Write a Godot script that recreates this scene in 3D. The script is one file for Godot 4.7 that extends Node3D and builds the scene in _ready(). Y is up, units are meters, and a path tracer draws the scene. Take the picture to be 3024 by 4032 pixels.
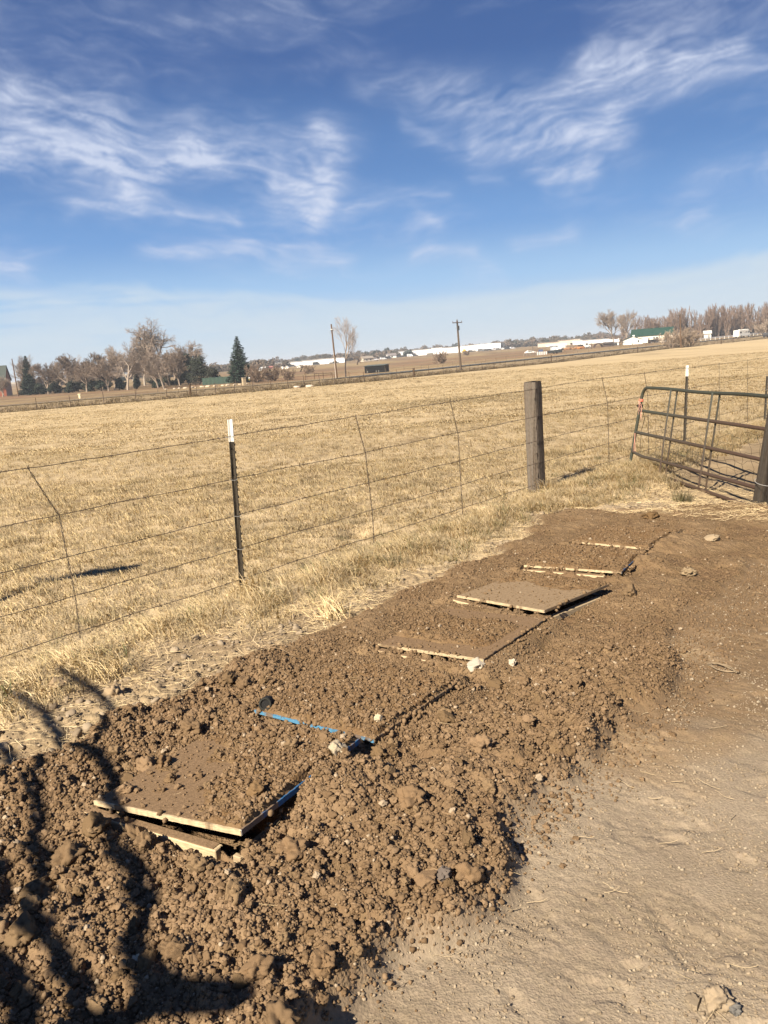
extends Node3D

# ------------------------------------------------------------------ mesh helper
class MB:
	var v := PackedVector3Array()
	var n := PackedVector3Array()
	var c := PackedColorArray()
	var ix := PackedInt32Array()
	var col := Color.WHITE
	var x := Transform3D()

	func vert(p: Vector3, nn: Vector3) -> int:
		v.append(x * p)
		n.append((x.basis * nn).normalized())
		c.append(col)
		return v.size() - 1

	func face(pts: Array, away: Vector3) -> void:
		var a: Vector3 = pts[0]
		var b: Vector3 = pts[1]
		var d: Vector3 = pts[2]
		var nn := (d - a).cross(b - a).normalized()
		var flip := nn.dot(away) < 0.0
		if flip:
			nn = -nn
		var first := v.size()
		for p in pts:
			vert(p, nn)
		for i in range(1, pts.size() - 1):
			ix.append(first)
			ix.append(first + (i + 1 if flip else i))
			ix.append(first + (i if flip else i + 1))

	func box(at: Vector3, s: Vector3, bev := 0.0) -> void:
		var h := s * 0.5
		var k := [-1.0, 1.0]
		var b := minf(bev, minf(h.x, minf(h.y, h.z)) * 0.9)
		for q in k:
			face([at + Vector3(q * h.x, -h.y + b, -h.z + b), at + Vector3(q * h.x, h.y - b, -h.z + b), at + Vector3(q * h.x, h.y - b, h.z - b), at + Vector3(q * h.x, -h.y + b, h.z - b)], Vector3(q, 0, 0))
			face([at + Vector3(-h.x + b, q * h.y, -h.z + b), at + Vector3(h.x - b, q * h.y, -h.z + b), at + Vector3(h.x - b, q * h.y, h.z - b), at + Vector3(-h.x + b, q * h.y, h.z - b)], Vector3(0, q, 0))
			face([at + Vector3(-h.x + b, -h.y + b, q * h.z), at + Vector3(h.x - b, -h.y + b, q * h.z), at + Vector3(h.x - b, h.y - b, q * h.z), at + Vector3(-h.x + b, h.y - b, q * h.z)], Vector3(0, 0, q))
		if b <= 0.0:
			return
		for q in k:
			for r in k:
				face([at + Vector3(q * h.x, r * (h.y - b), -h.z + b), at + Vector3(q * h.x, r * (h.y - b), h.z - b), at + Vector3(q * (h.x - b), r * h.y, h.z - b), at + Vector3(q * (h.x - b), r * h.y, -h.z + b)], Vector3(q, r, 0))
				face([at + Vector3(q * h.x, -h.y + b, r * (h.z - b)), at + Vector3(q * h.x, h.y - b, r * (h.z - b)), at + Vector3(q * (h.x - b), h.y - b, r * h.z), at + Vector3(q * (h.x - b), -h.y + b, r * h.z)], Vector3(q, 0, r))
				face([at + Vector3(-h.x + b, q * h.y, r * (h.z - b)), at + Vector3(h.x - b, q * h.y, r * (h.z - b)), at + Vector3(h.x - b, q * (h.y - b), r * h.z), at + Vector3(-h.x + b, q * (h.y - b), r * h.z)], Vector3(0, q, r))
				for s3 in k:
					face([at + Vector3(q * h.x, r * (h.y - b), s3 * (h.z - b)), at + Vector3(q * (h.x - b), r * h.y, s3 * (h.z - b)), at + Vector3(q * (h.x - b), r * (h.y - b), s3 * h.z)], Vector3(q, r, s3))

	# a tube through the points; the radius runs from r0 to r1
	func tube(pts: Array, r0: float, r1: float, sides := 5, caps := true) -> void:
		var m := pts.size()
		if m < 2:
			return
		var u := Vector3.ZERO
		var first := v.size()
		for i in m:
			var p: Vector3 = pts[i]
			var t: Vector3 = (pts[mini(i + 1, m - 1)] - pts[maxi(i - 1, 0)])
			t = t.normalized() if t.length() > 1e-6 else Vector3.UP
			if u == Vector3.ZERO:
				u = t.cross(Vector3(0.31, 0.17, 0.93) if absf(t.z) < 0.85 else Vector3(0.9, 0.3, 0.1)).normalized()
			else:
				u = (u - t * u.dot(t))
				u = u.normalized() if u.length() > 1e-5 else t.cross(Vector3(0.9, 0.3, 0.1)).normalized()
			var w := t.cross(u)
			var r := lerpf(r0, r1, float(i) / (m - 1))
			for k in sides:
				var a := TAU * k / sides
				var q := u * cos(a) + w * sin(a)
				vert(p + q * r, q)
		for i in m - 1:
			for k in sides:
				var a := first + i * sides + k
				var b := first + i * sides + (k + 1) % sides
				ix.append_array([a, a + sides, b, b, a + sides, b + sides])
		if caps and sides > 2:
			for e in [0, m - 1]:
				var ring := []
				for k in sides:
					ring.append(x.affine_inverse() * v[first + e * sides + k])
				var d: Vector3 = pts[1] - pts[0] if e == 0 else pts[m - 2] - pts[m - 1]
				face(ring, -d)

	# straight-sided solid: outline in the x-y plane of its own axes, from z0 to z1
	func prism(outline: Array, z0: float, z1: float) -> void:
		var mid := Vector2.ZERO
		for p in outline:
			mid += p / outline.size()
		var a := []
		var b := []
		for p in outline:
			a.append(Vector3(p.x, p.y, z0))
			b.append(Vector3(p.x, p.y, z1))
		var flat := Geometry2D.triangulate_polygon(PackedVector2Array(outline))
		for k in range(0, flat.size(), 3):
			face([a[flat[k]], a[flat[k + 1]], a[flat[k + 2]]], Vector3(0, 0, z0 - z1))
			face([b[flat[k]], b[flat[k + 1]], b[flat[k + 2]]], Vector3(0, 0, z1 - z0))
		for i in outline.size():
			var j := (i + 1) % outline.size()
			var e: Vector2 = outline[j] - outline[i]
			var o := Vector2(e.y, -e.x)
			if o.dot((outline[i] + outline[j]) * 0.5 - mid) < 0:
				o = -o
			face([a[i], a[j], b[j], b[i]], Vector3(o.x, o.y, 0))

	func mesh(m: Material) -> ArrayMesh:
		var a := []
		a.resize(Mesh.ARRAY_MAX)
		a[Mesh.ARRAY_VERTEX] = v
		a[Mesh.ARRAY_NORMAL] = n
		a[Mesh.ARRAY_COLOR] = c
		a[Mesh.ARRAY_INDEX] = ix
		var am := ArrayMesh.new()
		am.add_surface_from_arrays(Mesh.PRIMITIVE_TRIANGLES, a)
		am.surface_set_material(0, m)
		return am

# ------------------------------------------------------------------ names, metas
var rng := RandomNumberGenerator.new()
var used := {}
var M := {}

func numbered(parent: Node, called: String) -> String:
	var key := str(parent.get_instance_id()) + called
	var k: int = used.get(key, 0)
	used[key] = k + 1
	return called if k == 0 else "%s_%03d" % [called, k]

func tag(o: Node, label: String, category: String, group := "", kind := "") -> void:
	if label: o.set_meta("label", label)
	if category: o.set_meta("category", category)
	if group: o.set_meta("group", group)
	if kind: o.set_meta("kind", kind)

func thing(called: String, label: String, category: String, at := Vector3.ZERO, turn := 0.0, group := "") -> Node3D:
	var o := Node3D.new()
	o.name = numbered(self, called)
	add_child(o, true)
	o.position = at
	o.rotation.y = turn
	tag(o, label, category, group)
	return o

func part(called: String, mb: MB, mat: Material, parent: Node) -> MeshInstance3D:
	var o := MeshInstance3D.new()
	o.name = numbered(parent, called)
	o.mesh = mb.mesh(mat)
	parent.add_child(o, true)
	return o

func part_mesh(called: String, mesh: Mesh, parent: Node, at := Transform3D()) -> MeshInstance3D:
	var o := MeshInstance3D.new()
	o.name = numbered(parent, called)
	o.mesh = mesh
	parent.add_child(o, true)
	o.transform = at
	return o

func copy(o: Node3D, at: Vector3, turn: float, size := 1.0, label := "", group := "") -> Node3D:
	var d: Node3D = o.duplicate()
	d.name = numbered(self, str(o.name).rstrip("0123456789").trim_suffix("_"))
	add_child(d, true)
	d.position = at
	d.rotation = Vector3(0, turn, 0)
	d.scale = Vector3.ONE * size
	if label: d.set_meta("label", label)
	if group: d.set_meta("group", group)
	return d

func many(called: String, mesh: Mesh, where: Array, tint: Array, label: String, category: String) -> void:
	if where.is_empty():
		return
	var mm := MultiMesh.new()
	mm.transform_format = MultiMesh.TRANSFORM_3D
	mm.use_colors = true
	mm.mesh = mesh
	mm.instance_count = where.size()
	for i in where.size():
		mm.set_instance_transform(i, where[i])
		mm.set_instance_color(i, tint[i])
	var o := MultiMeshInstance3D.new()
	o.multimesh = mm
	o.name = numbered(self, called)
	add_child(o, true)
	tag(o, label, category, "", "stuff")

func L(r: float, g: float, b: float) -> Color:      # a linear, real-world base colour, for vertices
	return Color(r, g, b)

func matte(rough := 0.95, spec := 0.25) -> StandardMaterial3D:
	var m := StandardMaterial3D.new()
	m.vertex_color_use_as_albedo = true
	m.roughness = rough
	m.metallic_specular = spec
	return m

func noise_tex(freq: float, oct: int, kind: int, sd: int, size := 512, lo := 0.0, hi := 1.0) -> NoiseTexture2D:
	var f := FastNoiseLite.new()
	f.seed = sd
	f.noise_type = kind
	f.frequency = freq
	f.fractal_octaves = oct
	f.fractal_type = FastNoiseLite.FRACTAL_FBM if oct > 1 else FastNoiseLite.FRACTAL_NONE
	f.cellular_return_type = FastNoiseLite.RETURN_DISTANCE
	var t := NoiseTexture2D.new()
	t.width = size
	t.height = size
	t.seamless = true
	t.noise = f
	var g := Gradient.new()
	g.set_color(0, Color(lo, lo, lo))
	g.set_color(1, Color(hi, hi, hi))
	t.color_ramp = g
	return t

func textured(m: StandardMaterial3D, tint: Texture2D, relief: Texture2D, height: float, scale: Vector3, world := true) -> StandardMaterial3D:
	m.uv1_triplanar = true
	m.uv1_world_triplanar = world
	m.uv1_scale = scale
	if tint:
		m.albedo_texture = tint
	if relief:
		m.heightmap_enabled = true
		m.heightmap_texture = relief
		m.heightmap_scale = height
	return m

# ------------------------------------------------------------------ the lie of the land
# s runs across the fence towards the camera's side, t along it, both in metres
const FX := 0.661
const FZ := -0.7506
func to_st(x: float, z: float) -> Vector2:
	return Vector2((x + 1.054) * 0.7506 + (z + 5.85) * 0.661, (x + 1.054) * FX + (z + 5.85) * FZ)

func to_xz(s: float, t: float) -> Vector2:
	return Vector2(-1.054 + 0.7506 * s + FX * t, -5.85 + 0.661 * s + FZ * t)

func base_y(z: float) -> float:
	return -3.2 * clampf((-z - 10.0) / 175.0, 0.0, 1.0)

var nA := FastNoiseLite.new()      # broad
var nB := FastNoiseLite.new()      # medium
var nC := FastNoiseLite.new()      # fine grain
var cell_big := FastNoiseLite.new()
var cell_mid := FastNoiseLite.new()
var cell_small := FastNoiseLite.new()

func set_noises() -> void:
	for a in [[nA, 0.35, 3, 11], [nB, 1.7, 3, 12], [nC, 14.0, 3, 13]]:
		var f: FastNoiseLite = a[0]
		f.noise_type = FastNoiseLite.TYPE_SIMPLEX_SMOOTH
		f.frequency = a[1]
		f.fractal_octaves = a[2]
		f.seed = a[3]
	for a in [[cell_big, 4.6, 21, 0.07], [cell_mid, 10.0, 22, 0.035], [cell_small, 24.0, 23, 0.016]]:
		var f: FastNoiseLite = a[0]
		f.noise_type = FastNoiseLite.TYPE_CELLULAR
		f.frequency = a[1]
		f.seed = a[2]
		f.fractal_type = FastNoiseLite.FRACTAL_NONE
		f.cellular_return_type = FastNoiseLite.RETURN_DISTANCE2_SUB
		f.domain_warp_enabled = true
		f.domain_warp_amplitude = a[3]
		f.domain_warp_frequency = a[1] * 1.3

func lump(f: FastNoiseLite, x: float, z: float) -> float:   # 0 in the cracks, 1 on the tops
	var d := clampf((f.get_noise_2d(x, z) + 1.0) * 1.6, 0.0, 1.0)
	return d * (2.0 - d)

# each lid: s, t of its front left corner, turn, width (s), depth (t), heights front left, front right, back left, and the width of front edge cleared of soil
const LIDS := [
	[1.98, -2.35, 9.7, 0.70, 0.71, 0.100, 0.158, 0.092],
	[1.86, -1.49, 3.0, 0.68, 0.64, 0.085, 0.105, 0.098],
	[1.79, -0.57, 3.5, 0.65, 0.69, 0.088, 0.110, 0.085],
	[1.65, 0.35, -9.0, 0.69, 0.62, 0.085, 0.118, 0.092],
	[1.63, 1.18, 9.0, 0.68, 0.58, 0.075, 0.078, 0.068],
	[1.56, 2.00, 1.0, 0.62, 0.60, 0.060, 0.060, 0.060]]
const PRINTS := [Vector2(0.46, -2.37), Vector2(0.49, -1.90), Vector2(0.72, -1.98), Vector2(0.71, -2.18), Vector2(0.44, -2.05), Vector2(0.79, -2.62), Vector2(1.02, -2.63), Vector2(0.93, -2.26), Vector2(1.33, -3.05)]
const BURY := [0.24, 3.0, 3.0, 3.0, 0.22, 0.0]       # how far along its side each lid shows before the soil buries it

func lid_uv(i: int, s: float, t: float) -> Vector2:
	var l: Array = LIDS[i]
	var a := deg_to_rad(l[2])
	var d := Vector2(s - l[0], t - l[1])
	return Vector2(d.x * cos(a) + d.y * sin(a), -d.x * sin(a) + d.y * cos(a))

func lid_y(i: int, u: float, w: float) -> float:
	var l: Array = LIDS[i]
	return l[5] + (l[6] - l[5]) * u / l[3] + (l[7] - l[5]) * w / l[4]

# how much the ground is (pasture, dry verge, dug soil)
func cover(s: float, t: float, x: float, z: float) -> Vector3:
	var w := nB.get_noise_2d(x * 0.8, z * 0.8)
	var wide := 0.74 + 0.26 * smoothstep(-1.2, 0.8, t) - 0.22 * smoothstep(1.6, 3.0, t) + smoothstep(3.0, 4.2, t) * 0.34 - smoothstep(4.8, 6.0, t) * 0.22 + w * 0.30
	var grass := 1.0 - smoothstep(wide - 0.14, wide + 0.10, s)
	if t > 4.2:
		grass = maxf(grass, smoothstep(3.8, 4.6, s + w * 0.4))
	var l := lerpf(1.30, 1.10, smoothstep(-2.6, 1.2, t)) - 0.35 * smoothstep(1.6, 3.0, t) + w * 0.16
	var far_end := 3.1 + 0.62 * (s - 0.8) + w * 0.25
	var dug := smoothstep(l - 0.05, l + 0.10, s) * (1.0 - smoothstep(far_end - 0.12, far_end + 0.12, t))
	var right := 3.22 + 0.14 * smoothstep(-1.0, -2.0, t) - 0.3 * smoothstep(-0.5, 1.0, t) + w * 0.13
	var end := 1.0 - smoothstep(right - 0.07, right + 0.06, s)
	dug *= end
	grass *= 1.0 - dug
	return Vector3(grass, 1.0 - grass, dug)

func ground_y(x: float, z: float) -> float:
	var y := base_y(z)
	var far := -z
	if far > 75.0 or absf(x) > 60.0 or z > 12.0:
		return y
	var p := to_st(x, z)
	var s := p.x
	var t := p.y
	y += 0.03 * nA.get_noise_2d(x, z) * smoothstep(2.0, 9.0, absf(s))
	y -= 0.14 * exp(-pow((x + 0.25) / 0.14, 2.0) - pow((z + 7.62) / 0.22, 2.0))      # an animal's hole
	if s < 0.9 and t > -8.0:
		y += 0.05 * exp(-pow((s - 0.42) / 0.28, 2.0)) - 0.05 * exp(-pow((s + 0.12) / 0.16, 2.0)) * smoothstep(-0.3, 0.4, nB.get_noise_2d(t * 0.3, 5.0) + 0.2)
		y += 0.018 * nB.get_noise_2d(x * 1.6, z * 1.6)
		return y
	if s > 9.0 or t > 14.0:
		return y
	var k := cover(s, t, x, z)
	var g := nB.get_noise_2d(x, z)
	var fine := nC.get_noise_2d(x, z)
	var dug := k.z
	var trodden := smoothstep(2.9, 3.4, s) * (1.0 - dug)
	y += lerpf(0.010, 0.0035, trodden) * g + lerpf(0.003, 0.0014, trodden) * fine
	if dug > 0.0:
		var rough := smoothstep(-0.32, 0.22, nB.get_noise_2d(x * 0.55 + 40.0, z * 0.55))
		rough = maxf(rough, smoothstep(-1.2, -2.2, t))
		rough = maxf(rough, smoothstep(2.5, 2.75, s) * smoothstep(0.9, 0.0, t))
		var calm := smoothstep(-1.5, -0.2, t) * (1.0 - 0.75 * smoothstep(2.55, 2.8, s) * smoothstep(0.8, -0.2, t))
		rough *= 1.0 - 0.72 * calm
		var bank := smoothstep(2.6, 2.95, s) * smoothstep(1.0, -0.6, t)
		var h := 0.050 + 0.03 * g + 0.035 * bank
		h += rough * (0.034 * (lump(cell_big, x, z) - 0.4) * smoothstep(-0.25, 0.35, nB.get_noise_2d(x + 9.0, z)) + 0.019 * (lump(cell_mid, x, z) - 0.4))
		h += (0.25 + 0.75 * rough) * 0.014 * lump(cell_small, x, z) + 0.010 * fine
		h *= 1.0 - 0.25 * calm
		y += h * dug
	elif k.x < 1.0:
		var v := (1.0 - k.x) * (1.0 - smoothstep(1.5, 2.0, s))
		if s <= 2.4: y -= 0.075 * smoothstep(0.7, 1.3, s) * smoothstep(3.7, 4.3, t) * (1.0 - smoothstep(6.0, 7.0, t))
		if v > 0.0:
			y += v * (0.022 * lump(cell_mid, x + 3.0, z) * smoothstep(-0.2, 0.3, g) + 0.012 * lump(cell_small, x, z))
		if s > 2.4:   # trodden and driven ground: flat crusts with broken edges, crumbs between them
			var e := nB.get_noise_2d(x * 0.8 + 20.0, z * 0.8)
			var e2 := nB.get_noise_2d(x * 1.5 - 7.0, z * 1.5)
			var crust := smoothstep(0.02, 0.035, e + 0.07 * fine)
			var dent := smoothstep(0.27, 0.31, e2 + 0.08 * fine)
			y += 0.007 * crust - 0.009 * dent
			y += 0.0040 * lump(cell_small, x * 1.4 + 8.0, z * 1.4) * smoothstep(0.0, 0.3, nB.get_noise_2d(x * 1.2 + 3.0, z * 1.2 + 60.0))
			y += (1.0 - crust) * 0.006 * lump(cell_small, x * 1.1, z * 1.1)
			y -= 0.075 * smoothstep(3.7, 4.3, t) * (1.0 - smoothstep(6.0, 7.0, t))
	for i in LIDS.size():
		var l: Array = LIDS[i]
		if absf(s - l[0] - 0.3) > 0.75 or absf(t - l[1] - 0.35) > 0.8:
			continue
		var q := lid_uv(i, s, t)
		var out := maxf(maxf(-q.x, q.x - l[3]), maxf(-q.y, q.y - l[4]))
		var ly := lid_y(i, clampf(q.x, 0.0, l[3]), clampf(q.y, 0.0, l[4]))
		if out < -0.012:
			y = minf(y, -0.12) if q.y < 0.35 and q.x > 0.02 else minf(y, ly - 0.035)
		elif q.x > l[3] and q.y > 0.0 and out < 0.40 and BURY[i] < 1.0 and out > 0.0:      # soil heaped against the buried side
			var heap := smoothstep(BURY[i] - 0.05, BURY[i] + 0.14, q.y) * (1.0 - smoothstep(l[4] - 0.20, l[4] - 0.02, q.y))
			var crest := ly + 0.015 + 0.02 * lump(cell_mid, x, z)
			var low := minf(y, ly - 0.030)
			y = lerpf(lerpf(low, y, smoothstep(0.03, 0.12, out)), maxf(y, lerpf(crest, y, smoothstep(0.06, 0.40, out))), heap)
		elif out < 0.12:
			var most := ly - 0.012
			if q.y < 0.0 and q.x > 0.0 and q.x < l[3] + 0.03:      # the cleared front, where the frame boards lie
				most = ((0.030 if q.y > -0.050 else 0.052 + 0.03 * nB.get_noise_2d(x * 5.0, z * 5.0)) if i == 0 else ly - 0.042 + 0.024 * smoothstep(-0.2, 0.4, nB.get_noise_2d(x * 4.0, z * 4.0))) + 0.25 * (out - 0.02) + 0.012 * fine
			elif q.x > l[3]:
				most = ly - (0.030 if i < 2 else 0.017)
			else:
				most = ly - 0.004 + 0.2 * maxf(out, 0.0)
			if i == 0 and q.y < -0.050 and q.x > 0.0 and q.x < l[3]:
				y = lerpf(most, y, smoothstep(0.06, 0.12, out))
			elif i >= 1 and (q.y < 0.0 or i != 3):
				y = lerpf(most, y, smoothstep(0.04, 0.12, out))
			else:
				y = lerpf(minf(y, most), y, smoothstep(0.05, 0.12, out))
	return y

var straw_col := [L(0.65, 0.51, 0.295), L(0.74, 0.595, 0.365), L(0.58, 0.455, 0.26), L(0.46, 0.36, 0.21), L(0.30, 0.235, 0.135)]

func ground_color(x: float, z: float) -> Color:
	var p := to_st(x, z)
	var a := nA.get_noise_2d(x, z)
	var b := nB.get_noise_2d(x, z)
	var far := Vector2(x, z).length()
	var straw := L(0.47, 0.365, 0.225).lerp(L(0.56, 0.44, 0.275), clampf(0.5 + a * 1.2, 0, 1))
	var worn := exp(-pow((p.x + 5.72 + 0.25 * a) / 0.16, 2.0)) * smoothstep(-0.25, 0.2, b)      # a cattle track along the fence
	var field := straw.lerp(L(0.36, 0.26, 0.138), smoothstep(0.05, 0.45, b) * 0.6)
	field = field.lerp(L(0.20, 0.145, 0.085), worn * 0.9)
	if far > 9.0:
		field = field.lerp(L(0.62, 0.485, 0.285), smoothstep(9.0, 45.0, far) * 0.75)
		var spot := nB.get_noise_2d(x * 0.33 + 70.0, z * 0.33)
		field = field.lerp(L(0.20, 0.145, 0.08), smoothstep(0.40, 0.52, spot) * 0.75)
		var band := nA.get_noise_2d(x * 0.25 + 3.0, z * 0.5)
		field = field.lerp(L(0.47, 0.37, 0.225), smoothstep(0.1, 0.5, band) * 0.4)
		# a broad darker patch in the middle of the field
		field = field.lerp(L(0.085, 0.058, 0.034), smoothstep(1.3, 0.7, Vector2((x + 0.25) / 0.19, (z + 7.62) / 0.28).length()))  # shade inside the animal's hole, put into the ground colour
		var hollow := Vector2((x - 3.6) / 4.5, (z + 33.0) / 4.0).length()
		field = field.lerp(L(0.22, 0.17, 0.10), (1.0 - smoothstep(0.4, 1.1, hollow + b * 0.4)) * 0.65)
	if p.x < -1.0 or p.x > 12.0 or absf(p.y) > 25.0:
		return field
	var k := cover(p.x, p.y, x, z)
	var dry := L(0.240, 0.178, 0.110).lerp(L(0.330, 0.252, 0.156), clampf(0.5 + b, 0, 1))
	var calm := smoothstep(-1.6, -0.2, p.y)
	var soil := L(0.185, 0.124, 0.071).lerp(L(0.250, 0.172, 0.102), clampf(0.5 + b * 1.1 + a * 0.4, 0, 1))
	soil = soil.lerp(L(0.180, 0.120, 0.066).lerp(L(0.240, 0.165, 0.094), clampf(0.5 + b * 1.3, 0, 1)), calm * 0.8)
	var packed := L(0.268, 0.214, 0.152).lerp(L(0.325, 0.264, 0.190), clampf(0.5 + b * 0.9, 0, 1))
	packed = packed.lerp(L(0.215, 0.168, 0.114), smoothstep(0.1, 0.5, nB.get_noise_2d(x * 0.6 - 8.0, z * 0.6)) * 0.5)
	var smear := smoothstep(-1.45, -0.65, p.y - (p.x - 3.2) * 1.15 + b * 0.7 + a * 0.5) * (1.0 - smoothstep(3.1, 3.5, p.y - 0.62 * (p.x - 0.8) + b * 0.3))
	var bare := packed.lerp(L(0.190, 0.130, 0.076).lerp(L(0.275, 0.198, 0.120), smoothstep(0.0, 0.4, a + b * 0.5)), smear * 0.95)
	bare = bare.lerp(dry, 1.0 - smoothstep(1.6, 2.4, p.x) if p.y < 3.0 else smoothstep(3.0, 3.8, p.y - 0.62 * (p.x - 0.8)))
	var c := bare.lerp(soil, k.z)
	return c.lerp(straw, k.x)

# ------------------------------------------------------------------ sky: blue air with thin cirrus, as directions (azimuth, elevation in degrees)
const CIRRUS := [
	[1.21, 0.85, [Vector2(-23.11, 13.86), Vector2(-18.34, 13.19), Vector2(-16.03, 12.36), Vector2(-14.97, 11.61)]],
	[1.33, 0.50, [Vector2(-20.30, 15.74), Vector2(-16.25, 14.70), Vector2(-12.84, 13.35), Vector2(-10.18, 12.95)]],
	[1.52, 0.25, [Vector2(-23.14, 16.68), Vector2(-17.36, 16.28), Vector2(-14.57, 14.95)]],
	[0.76, 0.45, [Vector2(-16.10, 12.80), Vector2(-13.01, 11.97), Vector2(-10.32, 12.95)]],
	[1.27, 0.50, [Vector2(-9.93, 13.85), Vector2(-7.41, 12.98), Vector2(-5.22, 11.40), Vector2(-2.98, 9.76)]],
	[0.95, 0.50, [Vector2(-2.75, 13.82), Vector2(-0.90, 12.10), Vector2(-1.64, 10.51), Vector2(-3.02, 8.64)]],
	[0.89, 0.25, [Vector2(-6.13, 13.98), Vector2(-2.36, 13.13)]],
	[1.08, 0.30, [Vector2(-5.26, 11.00), Vector2(-1.63, 11.34)]],
	[0.51, 0.36, [Vector2(-18.75, 10.36), Vector2(-13.27, 9.96), Vector2(-7.25, 9.02)]],
	[0.57, 0.40, [Vector2(-13.54, 7.77), Vector2(-9.22, 7.29), Vector2(-6.98, 7.31)]],
	[0.83, 0.42, [Vector2(-23.59, 7.59), Vector2(-21.34, 7.08)]],
	[0.29, 0.60, [Vector2(-21.52, 11.96), Vector2(-20.17, 11.81)]],
	[1.14, 0.50, [Vector2(6.28, 15.48), Vector2(9.27, 14.21), Vector2(12.72, 14.22), Vector2(15.27, 15.20)]],
	[0.83, 0.68, [Vector2(14.73, 15.76), Vector2(18.80, 15.60), Vector2(23.42, 15.66)]],
	[0.70, 0.36, [Vector2(16.32, 13.05), Vector2(19.57, 14.08), Vector2(24.88, 14.38)]],
	[0.95, 0.62, [Vector2(8.01, 12.45), Vector2(12.64, 12.14), Vector2(16.42, 11.29)]],
	[0.76, 0.40, [Vector2(13.21, 12.16), Vector2(16.31, 12.80)]],
	[0.54, 0.55, [Vector2(11.55, 10.08), Vector2(14.57, 10.20)]],
	[2.38, 0.25, [Vector2(18.03, 17.42), Vector2(20.90, 17.86), Vector2(24.38, 18.08)]],
	[0.57, 0.28, [Vector2(3.55, 14.43), Vector2(6.11, 12.77)]],
	[0.83, 0.20, [Vector2(1.19, 16.40), Vector2(5.02, 16.35)]],
	[1.75, 0.13, [Vector2(-14.64, 20.19), Vector2(-9.30, 18.93)]],
	[1.27, 0.14, [Vector2(-7.55, 21.57), Vector2(-3.11, 20.41)]],
	[0.51, 0.30, [Vector2(-0.47, 9.09), Vector2(5.16, 9.45)]],
	[0.44, 0.38, [Vector2(2.97, 6.15), Vector2(7.20, 5.80)]],
	[0.57, 0.30, [Vector2(10.06, 6.04), Vector2(13.89, 6.66)]],
	[0.95, 0.18, [Vector2(20.85, 8.57), Vector2(25.46, 8.82)]],
	[0.76, 0.22, [Vector2(-5.37, 6.84), Vector2(-1.47, 6.18)]],
	[0.44, 0.28, [Vector2(2.96, 8.22), Vector2(3.84, 7.86)]],
	[0.63, 0.30, [Vector2(20.58, 6.74), Vector2(21.90, 6.85)]],
	[0.63, 0.20, [Vector2(6.37, 4.47), Vector2(8.20, 4.61)]],
	[0.44, 0.20, [Vector2(7.01, 10.39), Vector2(9.37, 10.30)]]]
const VEIL := [Vector2(-180, 4.6), Vector2(-40, 5.4), Vector2(-22.9, 5.65), Vector2(-16.1, 5.5), Vector2(-8.9, 4.73), Vector2(1.1, 3.46), Vector2(9.3, 3.49), Vector2(18.1, 3.85), Vector2(25.0, 4.35), Vector2(50, 5.2), Vector2(180, 4.6)]
const AIR := [[-90.0, 0.30, 0.27, 0.23], [-2.0, 0.54, 0.58, 0.59], [0.0, 0.66, 0.74, 0.80], [2.0, 0.57, 0.71, 0.85], [4.5, 0.385, 0.595, 0.865], [8.0, 0.200, 0.385, 0.72], [12.0, 0.130, 0.270, 0.57], [18.0, 0.074, 0.155, 0.385], [25.0, 0.053, 0.112, 0.295], [90.0, 0.033, 0.073, 0.21]]
var nSky := FastNoiseLite.new()
var nWarp := FastNoiseLite.new()

func air(el: float) -> Color:
	for i in AIR.size() - 1:
		if el <= AIR[i + 1][0]:
			var f: float = smoothstep(0.0, 1.0, (el - AIR[i][0]) / (AIR[i + 1][0] - AIR[i][0])) * 0.4 + 0.6 * (el - AIR[i][0]) / (AIR[i + 1][0] - AIR[i][0])
			return Color(lerpf(AIR[i][1], AIR[i + 1][1], f), lerpf(AIR[i][2], AIR[i + 1][2], f), lerpf(AIR[i][3], AIR[i + 1][3], f))
	return Color(0.03, 0.07, 0.2)

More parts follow.
